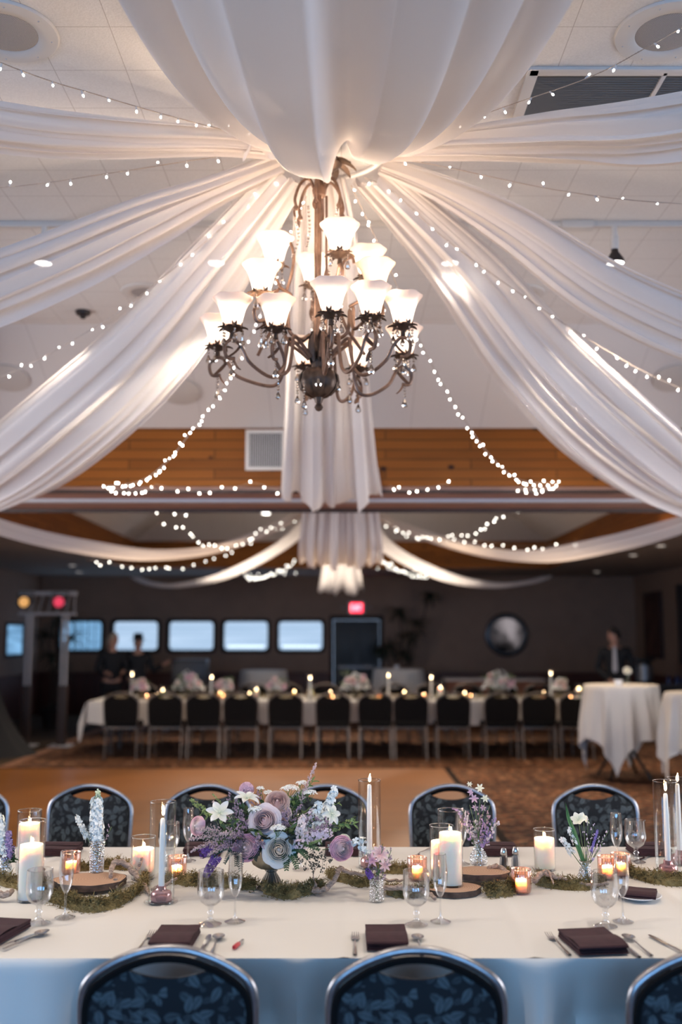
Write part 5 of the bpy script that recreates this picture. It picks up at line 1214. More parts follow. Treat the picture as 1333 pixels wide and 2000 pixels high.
for o in C.objects:
    if o.name.startswith('bud_vase'): o.location.z += .034; pv1 = Vector(o.location)
b = blooms('white_stock_stem', pv1, 'tall stem of white stock blossom in the tumbler vase at the left'); Y = pv1.y
spike('stock_spike', b, (0,0,-.005), rel(189,1562,Y,b), .021, .013, 120, .019, wfl, 21, clear=.40); spike('stock_tip', b, rel(189,1590,Y,b), rel(192,1545,Y,b), .010, .003, 26, .010, speckle('bud_green_white', (.55,.62,.42), .2, 80, .7), 22, clear=.2)
spike('side_shoot', b, (.004,0,.03), rel(149,1594,Y,b), .008, .004, 40, .011, wfl, 23, clear=.45); foliage('leaves', b, (0,0,.0), [(.004,-.004,.11),(-.006,.0,.12),(.01,.004,.08)], green, 6, .03, .007, 6)
spray('pink_sprig', b, (.004,0,.05), rel(218,1615,Y,b), .02, 7, 4, mauve, .002, 24)
pv2 = bud_vase(736, 1762, [(.026,.0),(.0265,.01),(.025,.05),(.026,.078)], 'square cut-glass bud vase just right of the bouquet', 4, .0, 1)
b = blooms('bud_vase_flowers', pv2, 'pale pink star blooms and purple sprig in the square vase'); Y = pv2.y
star('star_flower', b, rel(742,1668,Y,b), (.2,-.8,.6), .036, blush, 9, .22, .2, 31); star('star_flower', b, rel(728,1680,Y,b), (-.4,-.8,.4), .026, carn, 7, .22, .2, 32); star('star_flower', b, rel(752,1690,Y-.01,b), (.3,-.8,.2), .024, blush, 7, .22, .2, 33)
spike('statice_cluster', b, (0,0,.03), rel(718,1700,Y-.02,b), .008, .008, 40, .007, purple, 34, clear=.6)
for k, (px, py) in enumerate(((715,1665),(748,1648),(765,1660),(735,1700),(758,1680))): spray('limonium_spray', b, (0,0,.02), rel(px, py, Y, b), .025, 10, 5, mauve, .0018, 35+k)
M_ = M(); [M_.tube([(0.003*k,0,-.01),(.004*k,0,.05),rel(742-5*k,1690,Y,b)], .0012, 5) for k in range(-1, 3)]; M_.build('stem', stemg, b)
pv3 = bud_vase(938, 1716, [(.030,.0),(.033,.008),(.034,.026),(.030,.042),(.019,.058),(.015,.070),(.014,.090),(.020,.098),(.021,.102)], 'flared diamond-cut glass bud vase on the raised wood slice', 48, .035, 14)
for o in C.objects:
    if o.name.startswith('bud_vase') and abs(o.location.x-pv3.x) < 1e-4: o.location.z += .042; o.location.y += .03; pv3 = Vector(o.location)
b = blooms('lavender_and_star_stems', pv3, 'lilac sprigs and white star blossoms in the flared vase right of centre'); Y = pv3.y
for k, (px, py, s_) in enumerate(((938,1540,.016),(918,1532,.010),(948,1560,.014),(926,1560,.016),(944,1578,.012),(928,1578,.012),(919,1548,.012))): star('star_flower', b, rel(px, py, Y+.005*k, b), (-.2+.1*k,-.8,.5), s_*1.25, whitep if k < 3 else lilac, 6, .24, .2, 41+k)
for k, (px, py) in enumerate(((893,1578),(905,1582),(915,1590),(965,1600),(972,1608),(955,1590),(945,1605),(925,1605),(935,1590),(960,1625),(912,1608))): spray('lavender_spray', b, (0,0,.02), rel(px, py, Y+.01*sin(k), b), .022, 14, 5, (lav, blush, mauve)[k % 3], .0026, 50+k)
M_ = M(); [M_.tube([(0.004*k,0,-.01),(.002*k,0,.07),rel(938-10*k,1560+6*abs(k),Y,b)], .0012, 5) for k in range(-2, 3)]; M_.build('stem', stemg, b)
pv4 = bud_vase(1145, 1733, [(.026,.0),(.028,.01),(.0275,.04),(.023,.06),(.018,.075),(.018,.088),(.022,.094)], 'clear quilted glass bud vase holding the long green leaf', 48, .03, 14)
b = blooms('white_lily_stem', pv4, 'white bloom, long green blade leaf and wispy buds in the right-hand vase'); Y = pv4.y
star('white_bloom', b, rel(1130,1602,Y,b), (-.3,-.7,.7), .030, whitep, 6, .42, -.1, 61); star('white_bloom', b, rel(1141,1600,Y+.01,b), (.6,-.4,.5), .024, whitep, 5, .42, .0, 62)
m = M(); P = [(rel(px, py, Y, b), w_) for px, py, w_ in ((1150,1722,.004),(1143,1690,.007),(1133,1660,.0085),(1122,1625,.009),(1112,1600,.007),(1108,1582,.004),(1105,1568,.0005))]; P = spline([(*a, w_) for a, w_ in P], 4); nP = len(P)
m.grid(lambda u, v: Vector(P[int(round(u*(nP-1)))][:3])+Vector(((v-.5)*2*P[int(round(u*(nP-1)))][3], .006*(1-abs(2*v-1)), 0)), nP, 5); m.build('blade_leaf', speckle('gladiolus_green', (.13,.27,.10), .15, 30, .45, stretch=(1,1,.2)), b)
spike('white_buds', b, (0,0,.04), rel(1098,1638,Y,b), .010, .005, 26, .010, wfl, 63, clear=.5); spike('white_buds', b, (0,0,.04), rel(1112,1618,Y,b), .006, .004, 14, .009, wfl, 64, clear=.6)
spike('purple_spike', b, (.0,0,.04), rel(1168,1622,Y,b), .003, .002, 46, .005, speckle('violet', (.28,.2,.55), .2, 80, .7), 65, clear=.45)
for k, (px, py) in enumerate(((1190,1622),(1178,1648),(1160,1610),(1150,1598),(1172,1635))): spray('limonium_spray', b, (0,0,.04), rel(px, py, Y, b), .018, 8, 4, lilac, .0018, 66+k)
M_ = M(); [M_.tube([(0.003*k,0,-.01),(.002*k,0,.07),rel(x_, y_, Y, b)], .0014, 5) for k, (x_, y_) in enumerate(((1131,1606),(1141,1606),(1150,1640)))]; M_.build('stem', stemg, b)
pv5 = bud_vase(8, 1722, [(.026,.0),(.028,.01),(.026,.05),(.02,.07),(.022,.09)], 'glass bud vase at the left edge, cut by the frame', 48, .03, 14)
b = blooms('left_edge_flowers', pv5, 'white stock and lilac flowers at the very left edge'); Y = pv5.y
spike('white_stock', b, (0,0,0), rel(-2,1592,Y,b), .020, .008, 70, .017, wfl, 71, clear=.35)
for k, (px, py) in enumerate(((20,1640),(14,1650),(24,1655),(10,1665),(18,1625))): spike('lilac_cluster', b, (0,0,.04), rel(px, py, Y, b), .010, .008, 30, .010, (lav, purple)[k % 2], 72+k, clear=.5)
foliage('leaves', b, (0,0,.0), [(.02,0,.10),(-.01,.0,.09),(.03,.01,.06)], green, 7, .03, .010, 9)

# ------------------------------------------------------------------ far banquet table
FY0, FY1, FX0, FX1 = 14.45, 15.95, -3.62, 3.62
for cy in (14.83, 15.57):
    for cx in (-1.81, 1.81):
        t = empty('banquet_table', (cx, cy, 0), 0, 'folding table under the cloth of the far long table, %s end of its %s row' % ('left' if cx < 0 else 'right', 'front' if cy < 15 else 'back'), 'table')
        M().rbox((0,0,.73), (3.6,.74,.03), .008).build('tabletop', mat('plywood_top'), t)
        for sx in (-1, 1):
            for sy in (-1, 1): M().tube([(sx*1.5,sy*.3,.715),(sx*1.5,sy*.3,0)], .014, 6).build('leg', mat('table_leg_steel'), t)
m = M(); m.grid(lambda u, v: Vector((FX0+(FX1-FX0)*u, FY0+(FY1-FY0)*v, TZ+.001+.002*sin(u*90)*sin(v*7))), 160, 12)
def fh(u, v, yy, s_, sd):
    x = FX0+(FX1-FX0)*u; dr = .30+.03*sin(u*19+sd); return Vector((x, yy+s_*(.02*min(1,v*4)+.03*v+(.022*sin(x*11+sd)+.012*sin(x*27))*v), TZ+.001-dr*v))
m.grid(lambda u, v: fh(u, v, FY0, -1, 0), 240, 14); m.grid(lambda u, v: fh(u, v, FY1, 1, 2), 240, 10)
for sx, s_ in ((FX0,-1),(FX1,1)):
    m.grid(lambda u, v, sx=sx, s_=s_: Vector((sx+s_*(.03*v+.10*v*v*(.6+.4*sin(u*22))), FY0+(FY1-FY0)*u, TZ+.001-(.34+.22*abs(2*u-1)**6)*v)), 50, 10)
m.grid(lambda u, v: Vector((FX0-.02-.10*v*sin(u*pi*.5), FY0-.02-.06*v*cos(u*pi*.5), TZ-(.30+.27*sin(pi*u))*v)), 8, 8); m.grid(lambda u, v: Vector((FX1+.02+.10*v*sin(u*pi*.5), FY0-.02-.06*v*cos(u*pi*.5), TZ-(.30+.27*sin(pi*u))*v)), 8, 8)
tag(m.build('tablecloth', linen), 'ivory cloth with short overhang on the long table across the hall', 'tablecloth')
ords = ['first','second','third','fourth','fifth','sixth','seventh','eighth','ninth','tenth','eleventh','twelfth','thirteenth']
fch = make_chair('dark chair with its back to us along the far long table, first from the left', fab_dark, gold_leg)
cxs = [237,323,396,471,558,651,735,803,885,979,1055,1128]
for i, px in enumerate(cxs):
    x = at(px, 1400, Y=13.95).x; o = fch if i == 0 else dup(fch, (0,0,0), 0, 'dark chair with its back to us along the far long table, %s from the left' % ords[i])
    o.location = (x, 14.18, 0); o.rotation_euler = (0, 0, R.uniform(-.06,.06)); o.scale = (1.06, 1, 1.02)
for i in range(12):
    dup(fch, (-3.2+i*.585+R.uniform(-.03,.03), 16.22, 0), pi+R.uniform(-.05,.05), 'dark chair behind the far long table, mostly hidden, %s from the left' % ords[i])
def fp(px, py): return at(px, py, Z=TZ)
k = 0
for px, kind, h, lab in [(257,'t',.40,'left end'),(413,'t',.36,'right of the first bouquet'),(606,'t',.36,'left of the middle'),(759,'t',.38,'in front of the right round table'),(843,'t',.36,'third from the right end'),(1077,'t',.42,'right end'),
    (318,'p',.17,'beside the first bouquet'),(501,'p',.20,'second pair'),(861,'p',.26,'right of the middle, tall one'),(1131,'p',.24,'right end, tallest pillar'),(607,'p',.16,'under the left middle taper'),
    (287,'v',.10,'beside the left end taper'),(306,'v',.13,'left of the first bouquet'),(430,'v',.13,'right of the first bouquet'),(436,'v',.10,'next to the fourth chair'),(487,'v',.14,'left one of a close pair'),(575,'v',.15,'just left of the middle'),(646,'v',.15,'above the sixth chair'),(650,'v',.09,'lower one above the sixth chair'),(740,'v',.12,'above the seventh chair'),(790,'v',.15,'between seventh and eighth chair'),(828,'v',.12,'above the eighth chair'),(908,'v',.15,'above the ninth chair'),(920,'v',.09,'lower one beside the ninth chair'),(1062,'v',.14,'left of the right end taper'),(1115,'v',.09,'near the right end'),(1133,'v',.18,'last at the right end')]:
    k += 1; y = 14.75+.5*((k*37) % 10)/10; x = at(px, 1350, Y=y).x; p = Vector((x, y, TZ+.004))
    if kind == 't':
        tube_glass('glass_hurricane', p, .045, h+.02, 'hurricane glass on the far long table, ' + lab); q = p+Vector((0,0,.007))
        candle('taper_candle', q, .016, h-.08, 'lit taper candle on the far long table, ' + lab, taper_wax, lit=1.4, fh=.05)
    elif kind == 'p':
        tube_glass('glass_cylinder', p, .048, h, 'glass cylinder with pillar candle on the far long table, ' + lab); candle('pillar_candle', p+Vector((0,0,.0065)), .040, h*.62, 'lit pillar candle on the far long table, ' + lab, wax, lit=1.4, fh=.045)
    else:
        o = empty('votive_holder', tuple(p), 0, 'small glowing votive on the far long table, ' + lab, 'votive holder'); M().lathe([(.031,.004),(.035,.08),(.037,.08),(.034,.0),(0,0),(0,.004)], 20).build('fluted_glass', rose_glass, o)
        candle('tealight_candle', p+Vector((0,0,.006)), .024, max(.03, h-.06), 'small candle in the far table votive, ' + lab, wax, lit=1.0, fh=.04)
def far_bouquet(px, w_, h, label, seed):
    rr = random.Random(seed); x = at(px, 1350, Y=15.1).x; o = empty('bouquet', (x, 15.1, TZ+.002), 0, label, 'flower arrangement')
    M().lathe([(0,0),(.05,0),(.02,.05),(.07,.09),(.08,.14),(.07,.14),(.02,.08)], 24).build('footed_bowl', brass_dark, o)
    foliage('leaves', o, (0,0,.13), [(rr.uniform(-w_,w_), rr.uniform(-.12,.1), .13+h*rr.uniform(.1,1)) for _ in range(12)], speckle('sage_leaf', (.13,.17,.08), .3, 30, .6), 7, .05, .026, seed)
    m = M(); P = []
    for _ in range(160): a = rr.uniform(0, 6.28); t = rr.random()**.5; P.append((Vector((w_*t*cos(a), .14*t*sin(a), .14+h*(1-t*t)*rr.uniform(.5,1))), Vector((cos(a), -1, 1))))
    florets(m, P, .02, rr, 5); m.build('white_florets', wfl, o)
    for j in range(8):
        a = rr.uniform(-1, 1); rose('rose', o, (w_*.85*a, -.10+rr.uniform(-.03,.04), .15+h*rr.uniform(.15,.9)*(1-a*a*.6)), (a*.5,-1,.4), rr.uniform(.035,.05), (blush, cream, pinkr, peach)[j % 4], 4, 3, seed+j)
far_bouquet(368, .24, .28, 'far table bouquet near its left end, right of the second chair', 201); far_bouquet(695, .22, .28, 'far table bouquet in the middle, below the exit door', 202)
far_bouquet(975, .26, .30, 'far table bouquet at the right, below the round mirror', 203); far_bouquet(540, .13, .16, 'small low far table arrangement left of the middle', 204); far_bouquet(1060+35, .12, .16, 'small low far table arrangement at the right end', 205)
far_bouquet(440, .12, .16, 'small low far table arrangement between first bouquet and second round table', 206); far_bouquet(275, .12, .15, 'small low far table arrangement at the left end', 207)
# greenery runner
m = M(); rr = random.Random(5)
for _ in range(5200):
    x = rr.uniform(FX0+.15, FX1-.15); y = 15.1+rr.gauss(0,.12); z = TZ+.005+abs(rr.gauss(0,.028)); d = Vector((rr.gauss(0,1), rr.gauss(0,1), rr.gauss(.4,.6))).normalized()*.035; s_ = d.orthogonal().normalized()*.006
    q = Vector((x, y, z)); m.add([q-s_, q+s_, q+d], [(0,1,2)])
tag(m.build('moss_run', moss_m, smooth=False), 'moss runner along the middle of the far long table', 'moss', kind='stuff')

# ------------------------------------------------------------------ cocktail tables
def skirted(x, y, r, h, sq, label_t, label_c, rz=0.0, legs=True, floor_len=None, seed=0):
    t = empty('cocktail_table' if floor_len is None else 'round_table', (x, y, 0), rz, label_t, 'table')
    M().lathe([(0,h-.03),(r-.01,h-.03),(r,h-.022),(r,h-.008),(r-.01,h-.002),(0,h-.002)], 48).build('tabletop', mat('plywood_top'), t)
    bm_ = mat('black_steel_leg', (.012,.011,.012), .4, .5)
    M().tube([(0,0,h-.03),(0,0,.35)], .03, 10).build('pedestal', bm_, t)
    for k2 in range(4):
        a = k2*pi/2+.5; M().tube([(0,0,.40),(.14*cos(a),.14*sin(a),.30),(.30*cos(a),.30*sin(a),.07),(.34*cos(a),.34*sin(a),.0)], .018, 8).build('leg', bm_, t)
    m = M(); r2 = r+.008
    def fn(u, v):
        a = 2*pi*v; c_, s_ = abs(cos(a)), abs(sin(a)); full = (sq/max(c_, s_)) if floor_len is None else r2+floor_len
        if u < .35: rad = r2*u/.35; return Vector((rad*cos(a), rad*sin(a), h+.002))
        t_ = (u-.35)/.65; hang_ = (full-r2)*t_; b_ = min(1, hang_/.03); nf = 12 if floor_len is None else 22
        fold = (.030*sin(nf*a+seed)+.020*sin(round(nf*1.63)*a+seed*2+1)+.010*sin(31*a))*min(1, t_*1.6)
        k3 = 1+.0; flare = .03*t_ + fold*(1 if floor_len is None else .8) + (.05*t_*max(0, 1-abs(((a/(pi/2)-.5) % 1)-.5)*3) if floor_len is None else .02*t_)
        rad = r2 + .012*b_ + flare; return Vector((rad*cos(a), rad*sin(a), max(.012, h+.002-.012*(1-cos(b_*pi/2)) - hang_*.995)))
    m.grid(fn, 44, 168, cv=True); o = m.build('tablecloth', linen, loc=(x, y, 0)); o.rotation_euler = (0,0,rz); tag(o, label_c, 'tablecloth')
skirted(3.40, 12.25, .43, 1.09, 1.04, 'tall cocktail table with black crossed legs, the fully visible one at the right', 'ivory square cloth with pointed corners on the fully visible tall cocktail table', .35, seed=1)
skirted(3.86, 10.55, .45, 1.09, .98, 'tall cocktail table cut by the right edge of the photo', 'ivory cloth on the cocktail table cut by the right edge', .8, seed=2)
skirted(-1.53, 20.0, .44, 1.0, 0, 'skirted round table at the back wall, left of the exit door', 'ivory floor-length cloth on the round table left of the exit door', 0, floor_len=.97, seed=3)
skirted(1.14, 20.0, .48, 1.03, 0, 'skirted round table at the back, right of the exit door', 'ivory floor-length cloth on the round table right of the exit door', 0, floor_len=1.0, seed=4)
def small(name, p, build, label, cat):
    o = empty(name, p, 0, label, cat); build(o); return o
def vase_b(o):
    M().lathe([(0,0),(.03,0),(.032,.05),(.02,.08),(.024,.10)], 16).build('vase_glass', glass_m, o); rose('bloom', o, (0,0,.17), (0,-1,.6), .045, whitep, 4, 3, 5); M().tube([(0,0,.02),(0,0,.16)], .003, 5).build('stem', stemg, o)
small('bud_vase', (3.47, 12.2, 1.094), vase_b, 'tiny vase with a white bloom on the tall cocktail table', 'vase')
def cup_b(o):
    M().lathe([(0,0),(.04,0),(.05,.05),(.052,.07),(.048,.07),(.045,.05),(0,.01)], 20).build('bowl', china, o)
    M().lathe([(0,.045),(.044,.05)], 16).build('contents', linen, o)
small('sugar_bowl', (3.30, 12.0, 1.094), cup_b, 'small white bowl on the tall cocktail table', 'bowl')
small('candle_cup', (1.10, 19.9, 1.034), cup_b, 'small white cup on the skirted table right of the exit door', 'cup')
# low white serving table behind the far table
t = empty('serving_table', (2.95, 19.6, 0), 0, 'low white-topped table at the back, behind the right half of the far table', 'table')
M().rbox((0,0,.84), (1.9,.7,.04), .01).build('tabletop', mat('white_cloth_top', (.72,.68,.64), .8), t)
for sx in (-1, 1):
    for sy in (-1, 1): M().tube([(sx*.85,sy*.3,.83),(sx*.85,sy*.3,0)], .02, 8).build('leg', mat('table_leg_steel'), t)
M().rbox((0,-.34,.70), (1.86,.02,.26), .008).build('skirt', mat('rust_skirt', (.25,.10,.06), .8), t)

# ------------------------------------------------------------------ back wall furnishings
red = mat('exit_red', (.6,.01,.02), .5, 0, (1,.012,.05), 2.6); exw = mat('exit_white', (.5,.5,.5), .5)
es = empty('exit_sign', (.34, YF-.04, 2.29), 0, 'small glowing red exit sign above the dark door', 'exit sign')
M().rbox((0,0,0), (.36,.05,.27), .01).build('housing', exw, es); M().rbox((0,-.028,0), (.27,.01,.20), .004).build('lit_face', red, es)
xm = mat('exit_letter', (1,.5,.5), .5, 0, (1,.30,.34), 3.0)
def letter(x, bars):
    m = M()
    for (x0, z0, x1, z1) in bars:
        d = Vector((x1-x0, 0, z1-z0)); q = d.cross(Vector((0,1,0))).normalized()*.008; a_, b_ = Vector((x+x0,-.035,z0)), Vector((x+x1,-.035,z1))
        vs = [a_-q, a_+q, b_+q, b_-q]; m.add(vs+[v_+Vector((0,.004,0)) for v_ in vs], [(0,1,2,3),(0,4,5,1),(1,5,6,2),(2,6,7,3),(3,7,4,0)])
    m.build('letter', xm, es, smooth=False)
letter(-.115, [(0,-.06,0,.06),(0,.06,.045,.06),(0,0,.038,0),(0,-.06,.045,-.06)]); letter(-.045, [(0,-.06,.05,.06),(0,.06,.05,-.06)]); letter(.03, [(0,-.06,0,.06)]); letter(.055, [(0,.06,.055,.06),(.0275,.06,.0275,-.06)])
for s_ in (-1, 1):
    m = M(); m.tube([(s_*.18,0,.0),(s_*.24,-.02,0)], .012, 6); m.lathe([(0,-.03),(.04,-.02),(.045,.02),(0,.03)], 14, c=(s_*.29,-.03,0)); m.build('emergency_lamp', mat('lamp_grey', (.22,.21,.21), .4), es)
# round mirror
mo = empty('wall_mirror', (3.63, YF-.02, 1.70), 0, 'round dark-framed mirror on the back wall at the right', 'mirror')
m = M(); m.X = Matrix.Rotation(pi/2, 4, 'X'); m.lathe([(.36,.0),(.36,.02),(.38,.05),(.43,.055),(.47,.04),(.48,.0)], 48); m.build('mirror_frame', mat('dark_bronze_frame', (.03,.03,.035), .25, .6), mo)
m = M(); m.X = Matrix.Rotation(pi/2, 4, 'X'); m.lathe([(0,.022),(.37,.02)], 48); m.build('mirror_glass', mat('mirror_glass', (.05,.045,.045), .10, 1), mo)
for k2, sx in enumerate((-.30,.36)):
    m = M(); m.X = Matrix.Rotation(pi/2, 4, 'X')
    m.tube([(sx+.10*cos(a*.35)*(1 if sx > 0 else -1), .10*sin(a*.35), .06) for a in range(10)], .02, 6); m.build('scroll_ornament', mat('dark_bronze_frame'), mo)
# art on the right wall
ao = empty('wall_art', (XR-.01, 20.65, 1.90), 0, 'tall dark reddish-brown picture on the right wall', 'picture')
M().rbox((-.02,0,0), (.05,1.15,1.36), .01).build('picture_frame', mat('dark_maroon_frame', (.03,.012,.01), .6), ao)
m = M(); m.box((-.047,0,0), (.006,.95,1.18)); m.build('picture_panel', speckle('maroon_picture', (.06,.022,.014), .6, 2.5, .7), ao)
sp_ = empty('wall_art', (XR-.01, 18.85, 1.9), 0, 'dark panel on the right wall at the very edge of the photo', 'picture'); M().rbox((-.02,0,0), (.05,.5,1.5), .01).build('panel', mat('dark_panel', (.02,.02,.025), .5), sp_)
# coffee station by the right wall
co = empty('sideboard', (5.65, 18.2, 0), 0, 'low grey-topped sideboard by the right wall behind the cocktail tables', 'sideboard')
M().rbox((0,0,.80), (1.3,.65,.04), .01).build('top', mat('grey_counter', (.16,.14,.125), .4), co); M().rbox((0,0,.39), (1.24,.6,.78), .01).build('cabinet', mat('dark_cabinet', (.02,.014,.012), .6), co)
for s_ in (-.3,.3):
    d_ = M().rbox((s_,-.305,.40), (.56,.02,.68), .008).build('door', mat('dark_cabinet'), co); h_ = M().tube([(s_*.3,-.33,.35),(s_*.3,-.33,.5)], .008, 6).build('handle', alu, d_)
ur = empty('coffee_urn', (5.45, 18.1, .82), 0, 'black and steel coffee urn on the sideboard beside the waiter', 'urn')
M().lathe([(0,0),(.13,0),(.14,.03),(.12,.06),(.13,.36),(.12,.40),(0,.42)], 28).build('urn_body', mat('urn_black', (.012,.012,.013), .3), ur)
m = M(); m.lathe([(.15,.06),(.15,.34)], 28); m.build('steel_sleeve', mat('dull_steel'), ur); M().rbox((.0,-.16,.09), (.03,.08,.03), .008).build('spout', mat('urn_black'), ur); M().rbox((-.02,0,.44), (.36,.22,.06), .02).build('lid', mat('urn_black'), ur)
for i, (x, l) in enumerate(((5.85,'left'),(6.0,'middle'),(6.12,'right'))):
    o = M().lathe([(0,0),(.035,0),(.037,.07),(.03,.11),(.012,.13),(.012,.17),(0,.17)], 14).build('bottle', mat('blue_bottle', (.05,.08,.2), .2), loc=(x, 18.0, .82)); tag(o, 'small bluish bottle on the sideboard, %s of three' % l, 'bottle')

# plants
def cane_plant(x, y, canes, label, seed, pot=.16):
    rr = random.Random(seed); o = empty('potted_plant', (x, y, 0), 0, label, 'plant'); dk = speckle('dark_palm_leaf', (.018,.028,.016), .4, 10, .5)
    M().lathe([(0,0),(pot*.7,0),(pot,.34),(pot*1.05,.36),(pot*.9,.36),(pot*.85,.32),(0,.32)], 24).build('pot', mat('dark_pot', (.03,.02,.016), .5), o)
    for tx, tz, L in canes:
        P = [(0,0,.3),(tx*.3,.02,tz*.5),(tx*.8,.0,tz*.85),(tx,0,tz)]; M().tube(spline(P, 5), .014, 7).build('cane', speckle('cane_bark', (.05,.035,.025), .3, 20, .8), o)
        m = M()
        for k2 in range(34):
            a = rr.uniform(0, 6.28); e = rr.uniform(-.5, 1.0); leaf(m, (tx, 0, tz-rr.uniform(0,.12)), (cos(a), sin(a)*.7, e), L*rr.uniform(.7,1.1), .035, rr.uniform(.3,.9), n=7)
        m.build('leaf_crown', dk, o)
cane_plant(1.35, 21.2, [(-.12,2.25,.36),(.10,1.75,.36),(-.32,1.55,.34),(.55,2.6,.30),(.22,2.0,.34),(.0,1.35,.3),(-.5,1.45,.26)], 'tall dark dracaena plant against the back wall right of the exit door', 31)
cane_plant(-5.6, 19.9, [(0,2.1,.5),(.25,1.7,.42),(-.25,1.75,.42)], 'dark bushy plant in front of the leftmost window', 32)
cane_plant(-5.35, 18.6, [(0,1.35,.36),(.2,1.15,.3)], 'small dark plant below the leftmost window, catching blue light', 33)

# ------------------------------------------------------------------ disc jockey corner at the left
tw = mat('pale_truss', (.42,.40,.40), .5); blk = mat('black_cloth', (.008,.008,.009), .9)
for x, l in ((-4.86,'left'),(-4.30,'right')):
    o = empty('lighting_stand', (x, 15.6, 0), 0, 'pale upright of the lighting truss at the left edge, %s one' % l, 'stand')
    for sx in (-.035, .035): M().tube([(sx,0,.9),(sx,0,2.0)], .022, 8).build('upright_tube', tw, o)
    M().rbox((0,0,.46), (.13,.13,.92), .01).build('lower_column', mat('brown_column', (.035,.017,.012), .6), o); M().rbox((0,0,.01), (.34,.34,.02), .006).build('base_plate', tw, o)
o = empty('lighting_truss', (-4.58, 15.6, 2.0), 0, 'horizontal truss bar carrying stage lights at the left edge', 'truss')
for z in (.02, .34): M().tube([(-.45,0,z),(.45,0,z)], .022 if z < .1 else .035, 8).build('bar', tw, o)
m = M()
for k2 in range(7): m.tube([(-.42+.14*k2,0,.02),(-.35+.14*k2 if k2 < 6 else .42,0,.34)], .008, 5)
m.build('lattice', tw, o)
for x, mtx, l in ((-4.90,blk,'black stage light hanging on the truss, left one'),(-4.36,mat('red_stage_light', (.3,.01,.03), .4, 0, (1,.05,.12), .5),'stage light glowing red on the truss')):
    o = empty('stage_light', (x, 15.5, 2.20), 0, l, 'stage light'); m = M(); m.X = Matrix.Rotation(pi/2, 4, 'X'); m.lathe([(0,-.10),(.07,-.09),(.085,.0),(.10,.10),(.09,.10),(.07,.0),(0,-.05)], 20); m.build('lamp_can', blk if mtx is blk else mat('red_can', (.2,.01,.02), .5), o)
    m = M(); m.X = Matrix.Rotation(pi/2, 4, 'X'); m.lathe([(0,.07),(.08,.075)], 18); m.build('lens', mtx if mtx is not blk else mat('amber_lens', (.3,.15,.05), .4, 0, (1,.5,.15), .5), o); M().tube([(-.11,0,0),(-.12,0,.14),(0,.08,.15),(.12,0,.14),(.11,0,0)], .01, 6).build('yoke', blk, o)
o = empty('speaker_tower', (-5.35, 14.5, 0), 0, 'black-draped speaker tower at the left edge of the photo', 'speaker'); m = M()
m.grid(lambda u, v: Vector(((.30+.55*(1-u)**3+.02*sin(v*70))*cos(2*pi*v)*1.15, (.26+.42*(1-u)**3+.02*sin(v*60))*sin(2*pi*v), 1.75*u)), 20, 80, cv=True); m.build('black_drape', blk, o)
M().rbox((0,0,2.0), (.42,.38,.55), .02).build('speaker_box', mat('black_plastic'), o); m = M(); m.box((0,-.195,2.0), (.36,.01,.48)); m.build('grille', mat('speaker_grille_black', (.02,.02,.022), .6), o)
o = empty('equipment_case', (-2.72, 18.2, 0), 0, 'black upright case on a stand beside the two standing guests', 'case'); M().rbox((0,0,1.0), (.62,.4,.52), .02).build('case_body', mat('black_plastic'), o); M().rbox((0,0,.37), (.5,.34,.74), .02).build('stand_cover', blk, o)

